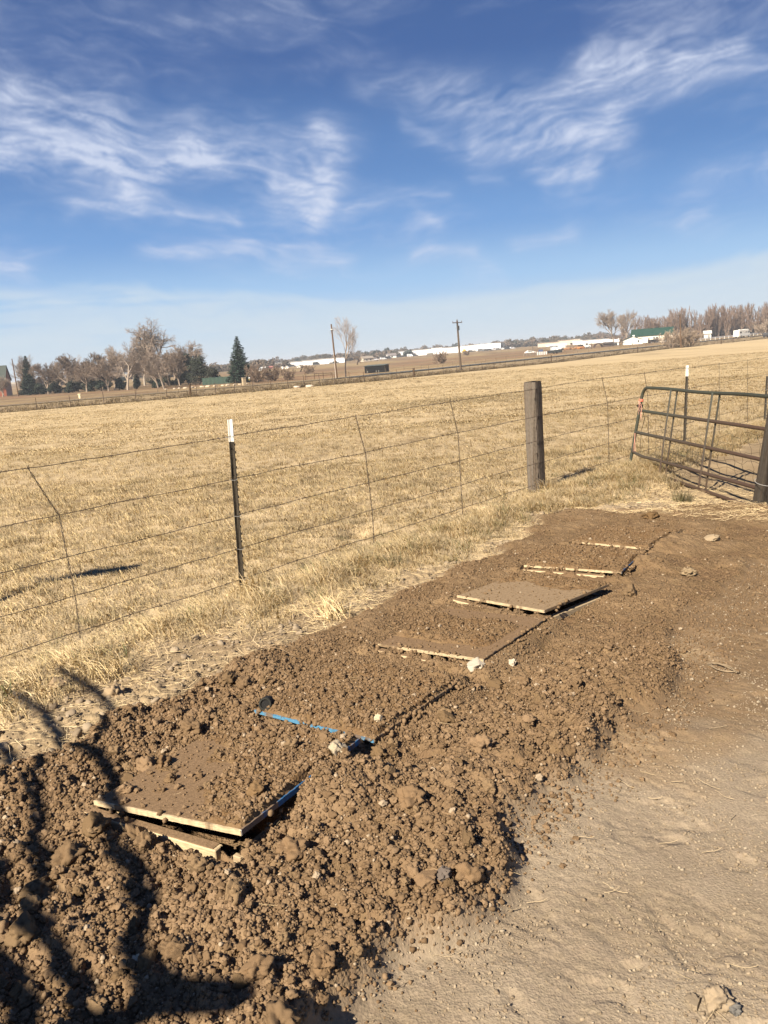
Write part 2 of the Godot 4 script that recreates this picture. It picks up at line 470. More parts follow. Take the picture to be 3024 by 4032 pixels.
func sky_color(az: float, el: float, gain: float) -> Color:
	var c := air(el)
	if el > -3.0:
		var a := deg_to_rad(az)
		var e := deg_to_rad(el)
		var d := Vector3(sin(a) * cos(e), sin(e), -cos(a) * cos(e))
		var w1 := nWarp.get_noise_3d(d.x * 6.0, d.y * 14.0, d.z * 6.0)
		var w2 := nWarp.get_noise_3d(d.x * 6.0 + 50.0, d.y * 14.0, d.z * 6.0)
		# threads that fall to the right in the left half of the view and rise in the right half
		var bow := -9.0 * sqrt(pow(d.x - 0.05, 2.0) + 0.003)
		var fib := nSky.get_noise_3d(d.x * 6.0, d.y * 40.0 + bow + w1 * 1.4, d.z * 6.0)
		var fine := nSky.get_noise_3d(d.x * 24.0, d.y * 92.0 + bow * 2.0 + w2 * 2.6, d.z * 24.0)
		var thread := nSky.get_noise_3d(d.x * 10.0 + 7.0, d.y * 120.0 + bow * 2.6 + w2 * 2.0 + w1, d.z * 10.0)
		thread = pow(1.0 - minf(absf(thread) * 2.4, 1.0), 2.0)
		var cloud := 0.0
		var q := Vector2(az + w1 * 2.0, el + w2 * 1.0)
		if absf(az) < 40.0:
			for k in CIRRUS:
				var w: float = k[0]
				var pts: Array = k[2]
				if q.x < pts[0].x - 4.0 and q.x < pts[-1].x - 4.0 or q.x > pts[0].x + 5.5 and q.x > pts[-1].x + 5.5:
					continue
				var best := 99.0
				for i in pts.size() - 1:
					var near := Geometry2D.get_closest_point_to_segment(q, pts[i], pts[i + 1])
					best = minf(best, near.distance_to(q))
				if best < w * 2.6:
					cloud += k[1] * (1.35 if pts[0].y < 10.5 else 1.05) * exp(-pow(best / w, 1.6)) * clampf(0.85 + 0.95 * fib + 0.62 * fine, 0.0, 1.8)
		var wide := nSky.get_noise_3d(d.x * 2.2 + 9.0, d.y * 7.0, d.z * 2.2)
		cloud += smoothstep(0.02, 0.6, wide + 0.3 * fib) * 0.20 * clampf(0.6 + fib + 0.4 * fine, 0.0, 1.3)
		cloud *= 0.80 + 0.45 * thread
		var top := 4.6
		for i in VEIL.size() - 1:
			if az >= VEIL[i].x and az <= VEIL[i + 1].x:
				top = lerpf(VEIL[i].y, VEIL[i + 1].y, (az - VEIL[i].x) / (VEIL[i + 1].x - VEIL[i].x))
		var veil := (1.0 - smoothstep(top - 0.55, top + 0.25, el + 0.45 * fib + 0.3 * w1)) * (0.60 + 0.3 * fib - 0.35 * smoothstep(0.05, 0.4, nSky.get_noise_3d(d.x * 4.0, d.y * 46.0, d.z * 4.0)) * smoothstep(4.0, -16.0, az))
		var veiled := Color(0.66, 0.755, 0.835)
		c = c.lerp(veiled, clampf(veil, 0.0, 1.0))
		c = c.lerp(Color(0.64, 0.71, 0.88), clampf(cloud * 0.86, 0.0, 0.93) * smoothstep(0.0, 4.0, el))
	return Color(c.r * gain, c.g * gain, c.b * gain)

func make_sky(gain: float) -> PanoramaSkyMaterial:
	for a in [[nSky, 1.0, 5, 31], [nWarp, 1.0, 3, 32]]:
		var f: FastNoiseLite = a[0]
		f.noise_type = FastNoiseLite.TYPE_SIMPLEX_SMOOTH
		f.frequency = a[1]
		f.fractal_octaves = a[2]
		f.fractal_gain = 0.55
		f.seed = a[3]
	# a panorama begins straight ahead (-z) and turns to the right
	var coarse := Image.create_empty(512, 256, false, Image.FORMAT_RGBF)
	for j in 256:
		for i in 512:
			coarse.set_pixel(i, j, sky_color(wrapf((i + 0.5) / 512.0 * 360.0, -180.0, 180.0), 90.0 - (j + 0.5) / 256.0 * 180.0, gain))
	var W := 4096
	var H := 2048
	coarse.resize(W, H, Image.INTERPOLATE_BILINEAR)
	var reach := int(34.0 / 360.0 * W)
	for j in range(int(66.0 / 180.0 * H), int(92.0 / 180.0 * H)):
		for i in range(-reach, reach):
			coarse.set_pixel(posmod(i, W), j, sky_color((i + 0.5) / W * 360.0, 90.0 - (j + 0.5) / H * 180.0, gain))
	var p := PanoramaSkyMaterial.new()
	p.panorama = ImageTexture.create_from_image(coarse)
	return p

# ------------------------------------------------------------------ start
func _ready() -> void:
	rng.seed = 4711
	set_noises()
	# camera: a phone held at eye height, tipped down and a little clockwise
	var cam := Camera3D.new()
	cam.name = "camera"
	add_child(cam)
	cam.position = Vector3(0, 1.6, 0)
	cam.basis = Basis(Vector3.RIGHT, deg_to_rad(-10.74)) * Basis(Vector3.BACK, deg_to_rad(-4.33))
	cam.fov = 63.02
	cam.near = 0.05
	cam.far = 12000.0
	cam.current = true
	# sky, sun, exposure
	var exposure := 2.35
	var env := Environment.new()
	env.background_mode = Environment.BG_SKY
	var sky := Sky.new()
	sky.sky_material = make_sky(1.0 / exposure)
	env.sky = sky
	env.tonemap_mode = Environment.TONE_MAPPER_LINEAR
	env.tonemap_exposure = exposure
	env.fog_enabled = true
	env.fog_density = 0.00028
	env.fog_light_color = Color(0.86, 0.90, 0.95)
	env.sdfgi_enabled = true
	env.ssao_enabled = true
	env.ssil_enabled = true
	var we := WorldEnvironment.new()
	we.name = "air"
	we.environment = env
	add_child(we)
	var sun := DirectionalLight3D.new()
	sun.name = "sun"
	sun.light_color = Color(1.0, 0.945, 0.86)
	sun.light_energy = 1.6
	sun.light_angular_distance = 0.53
	sun.shadow_enabled = true
	sun.sky_mode = DirectionalLight3D.SKY_MODE_LIGHT_ONLY
	add_child(sun)
	var el := deg_to_rad(39.0)
	var az := deg_to_rad(38.0)
	sun.look_at_from_position(Vector3.ZERO, Vector3(sin(az) * cos(el), -sin(el), -cos(az) * cos(el)))
	make_materials()
	build_ground()
	build_far_ground()
	build_fence()
	build_gate()
	build_lids()
	build_clods()
	build_grass()
	build_litter()
	build_shade_tree()
	build_roadside()
	build_trees()
	build_far_buildings()
	build_vehicles()

func make_materials() -> void:
	var grain := noise_tex(0.03, 4, FastNoiseLite.TYPE_SIMPLEX_SMOOTH, 5, 512, 0.80, 1.0)
	var crumb := noise_tex(0.055, 3, FastNoiseLite.TYPE_CELLULAR, 6, 512)
	var grit := noise_tex(0.08, 4, FastNoiseLite.TYPE_SIMPLEX_SMOOTH, 7, 512)
	M.soil = textured(matte(1.0, 0.15), grain, crumb, 1.0, Vector3(2.6, 2.6, 2.6))
	M.dirt = textured(matte(1.0, 0.2), grain, crumb, 0.26, Vector3(4.3, 4.3, 4.3))
	var thatch := noise_tex(0.10, 4, FastNoiseLite.TYPE_SIMPLEX_SMOOTH, 8, 512, 0.74, 1.0)
	M.pasture = textured(matte(1.0, 0.15), thatch, grit, 0.9, Vector3(0.9, 0.9, 0.9))
	M.land = textured(matte(1.0, 0.15), noise_tex(0.04, 4, FastNoiseLite.TYPE_SIMPLEX_SMOOTH, 9, 512, 0.78, 1.0), null, 0.0, Vector3(0.05, 0.05, 0.05))
	M.clod = textured(matte(1.0, 0.12), grain, grit, 0.06, Vector3(3, 3, 3), false)
	M.crumb = textured(matte(1.0, 0.12), grain, null, 0.0, Vector3(1.5, 1.5, 1.5), false)
	M.plain = matte(0.9, 0.3)
	M.paint = matte(0.55, 0.5)
	M.leaf = matte(0.8, 0.3)
	M.grass = matte(0.75, 0.3)
	M.grass.backlight_enabled = true
	M.grass.backlight = Color(0.35, 0.35, 0.35)
	M.bark = matte(0.95, 0.2)
	var streak := noise_tex(0.05, 4, FastNoiseLite.TYPE_SIMPLEX_SMOOTH, 15, 512, 0.62, 1.0)
	M.old_wood = textured(matte(0.95, 0.2), streak, streak, 0.5, Vector3(9, 0.8, 9), false)
	M.raw_wood = textured(matte(0.8, 0.3), noise_tex(0.04, 3, FastNoiseLite.TYPE_SIMPLEX_SMOOTH, 16, 256, 0.78, 1.0), grit, 0.06, Vector3(2, 14, 14), false)
	M.board = textured(matte(0.95, 0.2), grain, grit, 0.15, Vector3(3, 3, 3), false)
	var rust := noise_tex(0.06, 4, FastNoiseLite.TYPE_SIMPLEX_SMOOTH, 17, 256, 0.55, 1.0)
	M.steel = textured(matte(0.65, 0.4), rust, grit, 0.04, Vector3(6, 6, 6), false)
	M.wire = matte(0.6, 0.4)
	M.wire.metallic = 0.3
	M.glass = matte(0.15, 0.6)
	M.rubber = matte(0.85, 0.3)
	M.stone = textured(matte(0.9, 0.25), grain, grit, 0.04, Vector3(3, 3, 3), false)

# ------------------------------------------------------------------ ground sheet
func axis(lo: float, hi: float, at0: float, grow0: float, at1: float, grow1: float, reach0: float, reach1: float, ratio: float) -> PackedFloat32Array:
	# fine between lo and hi (step at0 at lo, at1 at hi), growing geometrically beyond to reach0 and reach1
	var mid := []
	var q := lo
	while q < hi:
		mid.append(q)
		q += lerpf(at0, at1, (q - lo) / (hi - lo))
	var left := []
	var st := at0 * grow0
	var p := lo
	while p > reach0:
		p -= st
		st *= ratio
		left.append(p)
	left.reverse()
	st = at1 * grow1
	p = mid[-1]
	var right := []
	while p < reach1:
		p += st
		st *= ratio
		right.append(p)
	return PackedFloat32Array(left + mid + right)

func build_ground() -> void:
	var xs := axis(-2.6, 3.4, 0.0135, 1.0, 0.0155, 1.0, -7000.0, 7000.0, 1.075)
	var ds := axis(1.3, 8.0, 0.0095, 1.0, 0.032, 1.0, -40.0, 9000.0, 1.05)   # distance ahead
	var nx := xs.size()
	var nz := ds.size()
	var pos := PackedVector3Array()
	pos.resize(nx * nz)
	var kind := PackedByteArray()
	kind.resize(nx * nz)
	var tint := PackedColorArray()
	tint.resize(nx * nz)
	for j in nz:
		var z := -ds[j]
		for i in nx:
			var x := xs[i]
			var k := j * nx + i
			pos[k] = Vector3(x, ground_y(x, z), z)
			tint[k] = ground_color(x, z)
			var p := to_st(x, z)
			if p.x < 0.3 or p.x > 14.0 or absf(p.y) > 30.0:
				kind[k] = 0 if p.x < 7.0 or p.y > 8.0 else 2
			else:
				var cv := cover(p.x, p.y, x, z)
				kind[k] = 0 if cv.x > 0.5 else (1 if cv.z > 0.5 else 2)
	var nrm := PackedVector3Array()
	nrm.resize(nx * nz)
	for j in nz:
		var ja := maxi(j - 1, 0) * nx
		var jb := mini(j + 1, nz - 1) * nx
		for i in nx:
			var ex := pos[j * nx + mini(i + 1, nx - 1)] - pos[j * nx + maxi(i - 1, 0)]
			var ez := pos[jb + i] - pos[ja + i]
			nrm[j * nx + i] = ex.cross(ez).normalized()
	for w in 3:
		var remap := PackedInt32Array()
		remap.resize(nx * nz)
		remap.fill(-1)
		var V := PackedVector3Array()
		var N := PackedVector3Array()
		var C := PackedColorArray()
		var I := PackedInt32Array()
		for j in nz - 1:
			for i in nx - 1:
				var a := j * nx + i
				if kind[a] != w:
					continue
				for q in [a, a + 1, a + nx, a + nx + 1]:
					if remap[q] < 0:
						remap[q] = V.size()
						V.append(pos[q])
						N.append(nrm[q])
						C.append(tint[q])
				I.append_array([remap[a], remap[a + nx], remap[a + 1], remap[a + 1], remap[a + nx], remap[a + nx + 1]])
		var arr := []
		arr.resize(Mesh.ARRAY_MAX)
		arr[Mesh.ARRAY_VERTEX] = V
		arr[Mesh.ARRAY_NORMAL] = N
		arr[Mesh.ARRAY_COLOR] = C
		arr[Mesh.ARRAY_INDEX] = I
		var am := ArrayMesh.new()
		am.add_surface_from_arrays(Mesh.PRIMITIVE_TRIANGLES, arr)
		am.surface_set_material(0, [M.pasture, M.soil, M.dirt][w])
		var o := MeshInstance3D.new()
		o.name = ["pasture_ground", "dug_soil", "packed_dirt"][w]
		o.mesh = am
		add_child(o, true)
		tag(o, ["dry straw coloured pasture behind the wire fence", "freshly dug brown soil around the row of buried lids", "pale trodden dirt along the edge of the dug soil"][w], "", "", "structure")

# sheets far off: verge, road, land beyond; each a strip between two lines of (x, z)
func strip(called: String, a: Array, b: Array, lift: float, rows: int, shade: Callable, mat: Material, label: String) -> void:
	var mb := MB.new()
	var cols := 60
	for r in rows + 1:
		for k in cols + 1:
			var f := float(k) / cols
			var p := along(a, f).lerp(along(b, f), float(r) / rows)
			mb.col = shade.call(p, float(r) / rows)
			mb.vert(Vector3(p.x, base_y(p.y) + lift, p.y), Vector3.UP)
	for r in rows:
		for k in cols:
			var q := r * (cols + 1) + k
			mb.ix.append_array([q, q + cols + 1, q + 1, q + 1, q + cols + 1, q + cols + 2])
	var o := part(called, mb, mat, self)
	tag(o, label, "", "", "structure")

func along(line: Array, f: float) -> Vector2:
	var q := f * (line.size() - 1)
	var i := mini(int(q), line.size() - 2)
	var a: Vector2 = line[i]
	return a.lerp(line[i + 1], q - i)

const EDGE := [Vector2(-95, -58), Vector2(-60, -72), Vector2(-36, -81.5), Vector2(-20, -89), Vector2(-10, -97), Vector2(-0.4, -104), Vector2(13, -130), Vector2(28, -160), Vector2(42, -186), Vector2(63, -214), Vector2(85, -241), Vector2(132, -284), Vector2(200, -340)]
const ROAD := [Vector2(-130, -86), Vector2(-92, -110), Vector2(-58.8, -132.6), Vector2(-38, -154), Vector2(-17, -172), Vector2(-0.6, -190), Vector2(28.7, -221), Vector2(50.6, -244), Vector2(82, -279), Vector2(114, -313), Vector2(146, -345), Vector2(180, -378), Vector2(240, -430)]

func road_side(off: float) -> Array:
	var out := []
	for i in ROAD.size():
		var d: Vector2 = (ROAD[mini(i + 1, ROAD.size() - 1)] - ROAD[maxi(i - 1, 0)]).normalized()
		out.append(ROAD[i] + Vector2(d.y, -d.x) * off)     # positive: the far side
	return out

func build_far_ground() -> void:
	var weeds := func(p: Vector2, f: float) -> Color:
		var b := nB.get_noise_2d(p.x * 0.12, p.y * 0.12)
		var c := L(0.23, 0.175, 0.11).lerp(L(0.36, 0.275, 0.165), smoothstep(-0.3, 0.3, b + 0.5 * (f - 0.4)))
		return c
	strip("verge", EDGE, road_side(-4.0), 0.06, 8, weeds, M.land, "weedy brown roadside verge between pasture and road")
	var tar := func(p: Vector2, _f: float) -> Color:
		return L(0.085, 0.083, 0.08) * (1.0 + 0.2 * nB.get_noise_2d(p.x * 0.2, p.y * 0.2))
	strip("road", road_side(-3.4), road_side(3.4), 0.22, 2, tar, M.plain, "narrow grey road beyond the pasture")
	var line := func(_p: Vector2, _f: float) -> Color:
		return L(0.5, 0.5, 0.46)
	strip("road_edge_line", road_side(2.95), road_side(3.1), 0.226, 1, line, M.plain, "pale line along the far edge of the road")
	var bank := func(p: Vector2, _f: float) -> Color:
		return L(0.36, 0.27, 0.155) * (1.0 + 0.25 * nB.get_noise_2d(p.x * 0.1, p.y * 0.1))
	strip("roadside_grass", road_side(3.4), road_side(14.0), 0.10, 3, bank, M.land, "pale strip of dry grass on the far side of the road")
	var back := []
	var further := []
	for q in road_side(14.0):
		back.append(q + Vector2((q.x - 20.0) * 0.7, -150.0 - q.x * 0.15))
		further.append(Vector2(q.x * 6.0, -1400.0))
	var field := func(p: Vector2, f: float) -> Color:
		var b := nB.get_noise_2d(p.x * 0.012, p.y * 0.05)
		var c := L(0.33, 0.245, 0.135).lerp(L(0.22, 0.155, 0.095), smoothstep(-0.25, 0.2, b + 0.6 * f - 0.2))
		return c.lerp(L(0.27, 0.165, 0.10), smoothstep(0.15, 0.4, nA.get_noise_2d(p.x * 0.02, p.y * 0.06)) * 0.7)
	strip("far_field", road_side(14.0), back, 0.08, 14, field, M.land, "brown rough field beyond the road")
	strip("distant_land", back, further, 0.09, 16, field, M.land, "flat brown land towards the horizon")

# ------------------------------------------------------------------ fence along the pasture
const WIRES := [1.11, 0.81, 0.55, 0.31, 0.085]

func fence_pt(t: float, h: float) -> Vector3:
	var p := to_xz(0.0, t)
	return Vector3(p.x, base_y(p.y) + h, p.y)

func t_post(parent: Node3D, at: Vector3, high: float, lean: Vector3, tipped := true) -> void:
	var b := Basis(Vector3.UP, atan2(0.7506, 0.661))
	var mb := MB.new()
	mb.x = Transform3D(b, at)
	mb.col = L(0.070, 0.056, 0.040)
	var tip := 0.155
	for k in ([[0.0, high - tip, mb], [high - tip, high, null]] if tipped else [[0.0, high, mb]]):
		var q: MB = k[2] if k[2] else MB.new()
		q.x = mb.x
		if k[2] == null:
			q.col = L(0.62, 0.61, 0.57)
		var y0: float = k[0] - (0.2 if k[2] else 0.0)
		var y1: float = k[1]
		for s in [-1.0, 1.0]:      # two halves of the flange
			var o := [Vector3(0, y0, 0.0) + lean * y0, Vector3(s * 0.0185, y0, -0.003) + lean * y0, Vector3(s * 0.0185, y1, -0.003) + lean * y1, Vector3(0, y1, 0.0) + lean * y1]
			q.face(o, Vector3(0, 0, 1))
			var back := []
			for e in o:
				back.append(e - Vector3(0, 0, 0.005))
			q.face(back, Vector3(0, 0, -1))
			q.face([o[1], back[1], back[2], o[2]], Vector3(s, 0, 0))
		var ridge := [Vector3(-0.003, y0, 0.0), Vector3(-0.003, y1, 0.0), Vector3(-0.003, y1, 0.026), Vector3(-0.003, y0, 0.026)]
		for e in 4:
			ridge[e] += lean * ridge[e].y
		q.face(ridge, Vector3(-1, 0, 0))
		var other := []
		for e in ridge:
			other.append(e + Vector3(0.006, 0, 0))
		q.face(other, Vector3(1, 0, 0))
		q.face([ridge[3], ridge[2], other[2], other[3]], Vector3(0, 0, 1))
		q.face([ridge[1], other[1], other[2], ridge[2]], Vector3.UP)
		var y := y0 + 0.03
		while k[2] and y < y1:      # studs
			q.box(Vector3(0, y, 0.028) + lean * y, Vector3(0.011, 0.016, 0.008))
			y += 0.053
		if k[2] == null:
			var post := parent.get_child(parent.get_child_count() - 1)
			var tipm := part("white_tip", q, M.paint, post)
			tipm.set_meta("label", "white painted tip of the post")
		else:
			part("t_post", q, M.steel, parent)

func wood_post_mesh(high: float, half: float, sd: int, dark: float) -> MB:
	# a squared old post, split by drying cracks that wander up it
	var mb := MB.new()
	var f := FastNoiseLite.new()
	f.seed = sd
	f.frequency = 1.0
	var sides := 44
	var rows := 26
	for j in rows + 1:
		var y := -0.3 + (high + 0.3) * j / rows
		for i in sides:
			var a := TAU * i / sides
			var d := Vector2(cos(a), sin(a))
			var sq := half / pow(pow(absf(d.x), 11.0) + pow(absf(d.y), 11.0), 1.0 / 11.0)
			sq *= 1.0 + 0.05 * f.get_noise_3d(d.x * 2.0, y * 1.5, d.y * 2.0)
			var crack := 0.0
			for k in [[0.7, 0.5], [1.05, 0.8], [2.3, 0.35], [3.9, 0.5], [5.3, 0.6]]:
				var ca: float = k[0] + 0.16 * f.get_noise_2d(y * 2.2, k[0] * 30.0)
				var da := absf(wrapf(a - ca, -PI, PI))
				crack += k[1] * exp(-pow(da / 0.075, 2.0)) * smoothstep(-0.35, 0.15, f.get_noise_2d(y * 1.1, k[0] * 77.0))
			var r := sq * (1.0 - 0.24 * crack) * (1.0 + 0.02 * f.get_noise_2d(a * 9.0, y * 2.0))
			if j == rows:
				r *= 0.95
			var grey := clampf(0.5 + 0.8 * f.get_noise_2d(a * 3.0, y * 0.8), 0, 1)
			mb.col = (L(0.155, 0.121, 0.092).lerp(L(0.215, 0.192, 0.165), grey)) * dark
			mb.v.append(Vector3(d.x * r, y + (0.012 * f.get_noise_2d(a * 4.0, 9.0) if j == rows else 0.0), d.y * r))
			mb.n.append(Vector3(d.x, 0, d.y))
			mb.c.append(mb.col)
	for j in rows:
		for i in sides:
			var a := j * sides + i
			var b := j * sides + (i + 1) % sides
			mb.ix.append_array([a, b, a + sides, b, b + sides, a + sides])
	# normals from the shape
	var nn := PackedVector3Array()
	nn.resize(mb.v.size())
	for k in range(0, mb.ix.size(), 3):
		var p := mb.v[mb.ix[k]]
		var q := (mb.v[mb.ix[k + 2]] - p).cross(mb.v[mb.ix[k + 1]] - p)
		for e in 3:
			nn[mb.ix[k + e]] += q
	for k in nn.size():
		nn[k] = nn[k].normalized()
	mb.n = nn
	mb.col = L(0.30, 0.26, 0.21) * dark
	var top := []
	for i in sides:
		top.append(mb.v[rows * sides + i] + Vector3(0, 0.0005, 0))
	mb.face(top, Vector3.UP)
	return mb

func barbed(parent: Node3D, at: Vector3, t0: float, t1: float, h: float, k: int) -> void:
	var mb := MB.new()
	var pts := []
	var barbs := MB.new()
	mb.col = L(0.085, 0.066, 0.052)
	barbs.col = mb.col
	var t := t0
	var f := FastNoiseLite.new()
	f.seed = 60 + k
	f.frequency = 0.35
	while t < t1:
		var p := fence_pt(t, h + 0.012 * f.get_noise_1d(t) + 0.008 * f.get_noise_1d(t * 6.0)) + Vector3(0.7506, 0, 0.661) * (0.016 + 0.006 * f.get_noise_1d(t * 4.0 + 50.0)) - at
		pts.append(p)
		t += 0.09
	mb.tube(pts, 0.0023, 0.0023, 5, false)
	for i in range(0, pts.size() - 1):
		if t0 + i * 0.09 > 9.0:
			break
		for e in 2:
			var q: Vector3 = pts[i].lerp(pts[i + 1], rng.randf())
			if rng.randf() > 0.62:
				continue
			for s in 2:
				var d := Vector3(rng.randf_range(-1, 1), rng.randf_range(-1, 1), rng.randf_range(-1, 1)).normalized() * 0.013
				barbs.tube([q - d, q + d], 0.0015, 0.0011, 3, false)
	var o := part("barbed_wire", mb, M.wire, parent)
	var bb := part("barbs", barbs, M.wire, o)
	bb.set_meta("kind", "stuff")

func build_fence() -> void:
	var at := fence_pt(0.0, 0.0)
	var fence := thing("wire_fence", "five strand barbed wire fence with steel and wooden posts along the pasture", "fence", at)
	t_post(fence, fence_pt(-0.014, 0) - at, 1.225, Vector3(0.046, 0, 0))
	t_post(fence, fence_pt(8.30, 0) - at, 1.14, Vector3(0.12, 0, 0))
	t_post(fence, fence_pt(12.05, 0) - at, 0.78, Vector3(0.15, 0, 0), false)
	t_post(fence, fence_pt(-4.2, 0) - at, 1.2, Vector3(0.0, 0, 0))
	for t in [16.2, 20.4, 24.5, 28.6]:
		t_post(fence, fence_pt(t, 0) - at, 1.15, Vector3(0.01, 0, 0.01))
	var wp := part("wooden_post", wood_post_mesh(1.18, 0.075, 71, 1.05), M.old_wood, fence)
	wp.position = fence_pt(4.23, 0.0) - at + Vector3(-0.7506, 0, -0.661) * 0.06
	wp.rotation.y = -0.72
	wp.set_meta("label", "thick grey weathered wooden post with drying cracks")
	for k in WIRES.size():
		barbed(fence, at, -6.5, 29.0, WIRES[k], k)
	# twisted stays that hold the strands apart
	for q in [[-1.46, 0.16, 0.01], [1.31, 0.10, 0.012], [2.62, 0.09, 0.0], [5.71, 0.13, 0.0], [6.92, 0.10, 0.0], [9.70, 0.0, 0.0], [11.06, 0.0, 0.0]]:
		var mb := MB.new()
		mb.col = L(0.075, 0.06, 0.048)
		for s in 2:
			var pts := []
			for i in 46:
				var h := lerpf(1.125, 0.03, i / 45.0)
				var kink: float = q[1] * clampf((1.11 - h) / 0.31, 0.0, 1.0) + q[2] * sin(h * 6.0)
				var a := i * 1.35 + s * PI
				pts.append(fence_pt(q[0] + kink + 0.0045 * cos(a), h) + Vector3(0.7506, 0, 0.661) * (0.02 + 0.0045 * sin(a)) - at)
			mb.tube(pts, 0.0021, 0.0021, 4, false)
		part("wire_stay", mb, M.wire, fence)
	# clips round the posts
	for t in [0.0, 8.38, 12.05]:
		for h in WIRES:
			var mb := MB.new()
			mb.col = L(0.42, 0.42, 0.40)
			var p := fence_pt(t, h) - at
			var n3 := Vector3(0.7506, 0, 0.661)
			var f3 := Vector3(FX, 0, FZ)
			mb.tube([p - f3 * 0.035 + n3 * 0.02, p - f3 * 0.012 + n3 * 0.034 - Vector3(0, 0.008, 0), p + f3 * 0.014 + n3 * 0.034 - Vector3(0, 0.008, 0), p + f3 * 0.035 + n3 * 0.02], 0.0017, 0.0017, 4)
			part("wire_clip", mb, M.wire, fence)

# ------------------------------------------------------------------ gate and its posts
func build_gate() -> void:
	var gd := Vector3(0.107, 0, 0.994).normalized()
	var lean := deg_to_rad(9.0)
	var up := Vector3(sin(lean) * gd.z, cos(lean), -sin(lean) * gd.x)
	var side := gd.cross(up)
	var gate := thing("pipe_gate", "rusty green pipe gate leaning against wooden posts", "gate", Vector3(3.12, base_y(-10.36) + 0.01, -10.36))
	gate.basis = Basis(gd, up, side)
	var green := L(0.072, 0.080, 0.060)
	var rusty := L(0.105, 0.060, 0.040)
	var rail := func(called: String, pts: Array, r: float, a: Color, b: Color) -> void:
		var mb := MB.new()
		mb.tube(pts, r, r, 12)
		for i in mb.v.size():
			var f := clampf(mb.v[i].x / 2.9 + 0.25 * nB.get_noise_3d(mb.v[i].x * 2.0, mb.v[i].y * 2.0, 0.0), 0, 1)
			mb.c[i] = a.lerp(b, f)
		part(called, mb, M.steel, gate)
	var top := []
	for i in 7:
		top.append(Vector3(lerpf(0.0, 0.088, i / 6.0), lerpf(-0.02, 0.84, i / 6.0), 0))
	for i in range(1, 7):
		var a := PI / 2 * i / 6.0
		top.append(Vector3(0.088 + 0.012 * i / 6.0 + 0.11 * (1.0 - cos(a)), 0.84 + 0.12 * sin(a), 0))
	for i in range(1, 12):
		top.append(Vector3(lerpf(0.21, 2.98, i / 11.0), 0.96 + 0.006 * sin(i * 0.9), 0))
	rail.call("top_rail", top, 0.0185, green, green * 0.75)
	for q in [["rail", [Vector3(0.072, 0.68, 0), Vector3(0.9, 0.675, 0.004), Vector3(1.9, 0.672, 0), Vector3(2.98, 0.668, 0)], 0.1], ["rail", [Vector3(0.042, 0.41, 0), Vector3(1.0, 0.405, 0.005), Vector3(2.0, 0.397, 0), Vector3(2.98, 0.388, 0)], 0.25], ["rail", [Vector3(0.018, 0.172, 0), Vector3(0.2, 0.155, 0.02), Vector3(0.40, 0.138, 0.02), Vector3(0.52, 0.140, 0.005), Vector3(1.5, 0.135, 0), Vector3(2.98, 0.125, 0)], 0.7], ["bottom_rail", [Vector3(0.03, 0.005, 0), Vector3(0.5, -0.008, 0), Vector3(1.0, -0.022, 0.01), Vector3(1.9, -0.045, 0), Vector3(2.98, -0.06, 0)], 1.0]]:
		rail.call(q[0], q[1], 0.0185, green.lerp(rusty, q[2] * 0.6), rusty)
	rail.call("end_pipe", [Vector3(2.98, -0.07, 0), Vector3(2.98, 0.97, 0)], 0.0185, rusty, rusty)
	for q in [[0.88, 0.02], [0.955, -0.02], [1.81, 0.02], [1.885, -0.02]]:
		var mb := MB.new()
		mb.col = L(0.115, 0.125, 0.105) if q[1] > 0 else L(0.075, 0.080, 0.066)
		mb.box(Vector3(q[0], 0.465, q[1]), Vector3(0.032, 0.99, 0.007), 0.002)
		for i in mb.v.size():
			mb.c[i] = mb.c[i].lerp(L(0.12, 0.075, 0.05), clampf(0.9 - mb.v[i].y * 1.4, 0, 1))
		part("brace", mb, M.steel, gate)
	var latch := MB.new()
	latch.col = L(0.018, 0.018, 0.018)
	latch.box(Vector3(0.080, 0.735, 0.0), Vector3(0.060, 0.038, 0.050), 0.006)
	latch.tube([Vector3(0.03, 0.735, 0.018), Vector3(0.125, 0.732, 0.018)], 0.009, 0.009, 8)
	part("latch", latch, M.steel, gate)
	# loose woven wire behind it
	var net := thing("woven_wire_netting", "sagging woven wire netting hung behind the pipe gate", "netting", gate.position)
	net.basis = gate.basis
	var topline := func(a: float) -> float:
		return 0.52 + 0.05 * sin(a * 2.6 + 1.1) + 0.03 * sin(a * 7.0) + (0.06 if a > 2.3 else 0.0)
	for r in 7:
		var mb := MB.new()
		mb.col = L(0.06, 0.045, 0.035)
		var pts := []
		for i in 50:
			var a := 0.2 + i * 0.056
			var h: float = topline.call(a) * (1.0 - r / 6.6) + 0.012 * sin(a * 19.0 + r * 2.0)
			pts.append(Vector3(a, h, -0.13 - 0.05 * sin(a * 2.2 + r * 0.4) - 0.010 * r))
		mb.tube(pts, 0.0018, 0.0018, 4, false)
		part("line_wire", mb, M.wire, net)
	for k in 21:
		var mb := MB.new()
		mb.col = L(0.06, 0.045, 0.035)
		var pts := []
		for r in 13:
			var a := 0.2 + k * 0.138 + 0.018 * sin(r * 1.7 + k * 2.1)
			var h: float = topline.call(a) * (1.0 - r / 12.6)
			pts.append(Vector3(a, h, -0.13 - 0.05 * sin(a * 2.2 + r * 0.2) - 0.005 * r))
		mb.tube(pts, 0.0018, 0.0018, 4, false)
		part("stay_wire", mb, M.wire, net)
	# baler twine
	var tw := thing("orange_twine", "orange baler twine tied round the upper corner of the gate", "twine", gate.position)
	tw.basis = gate.basis
	var tb := MB.new()
	tb.col = L(0.66, 0.20, 0.14)
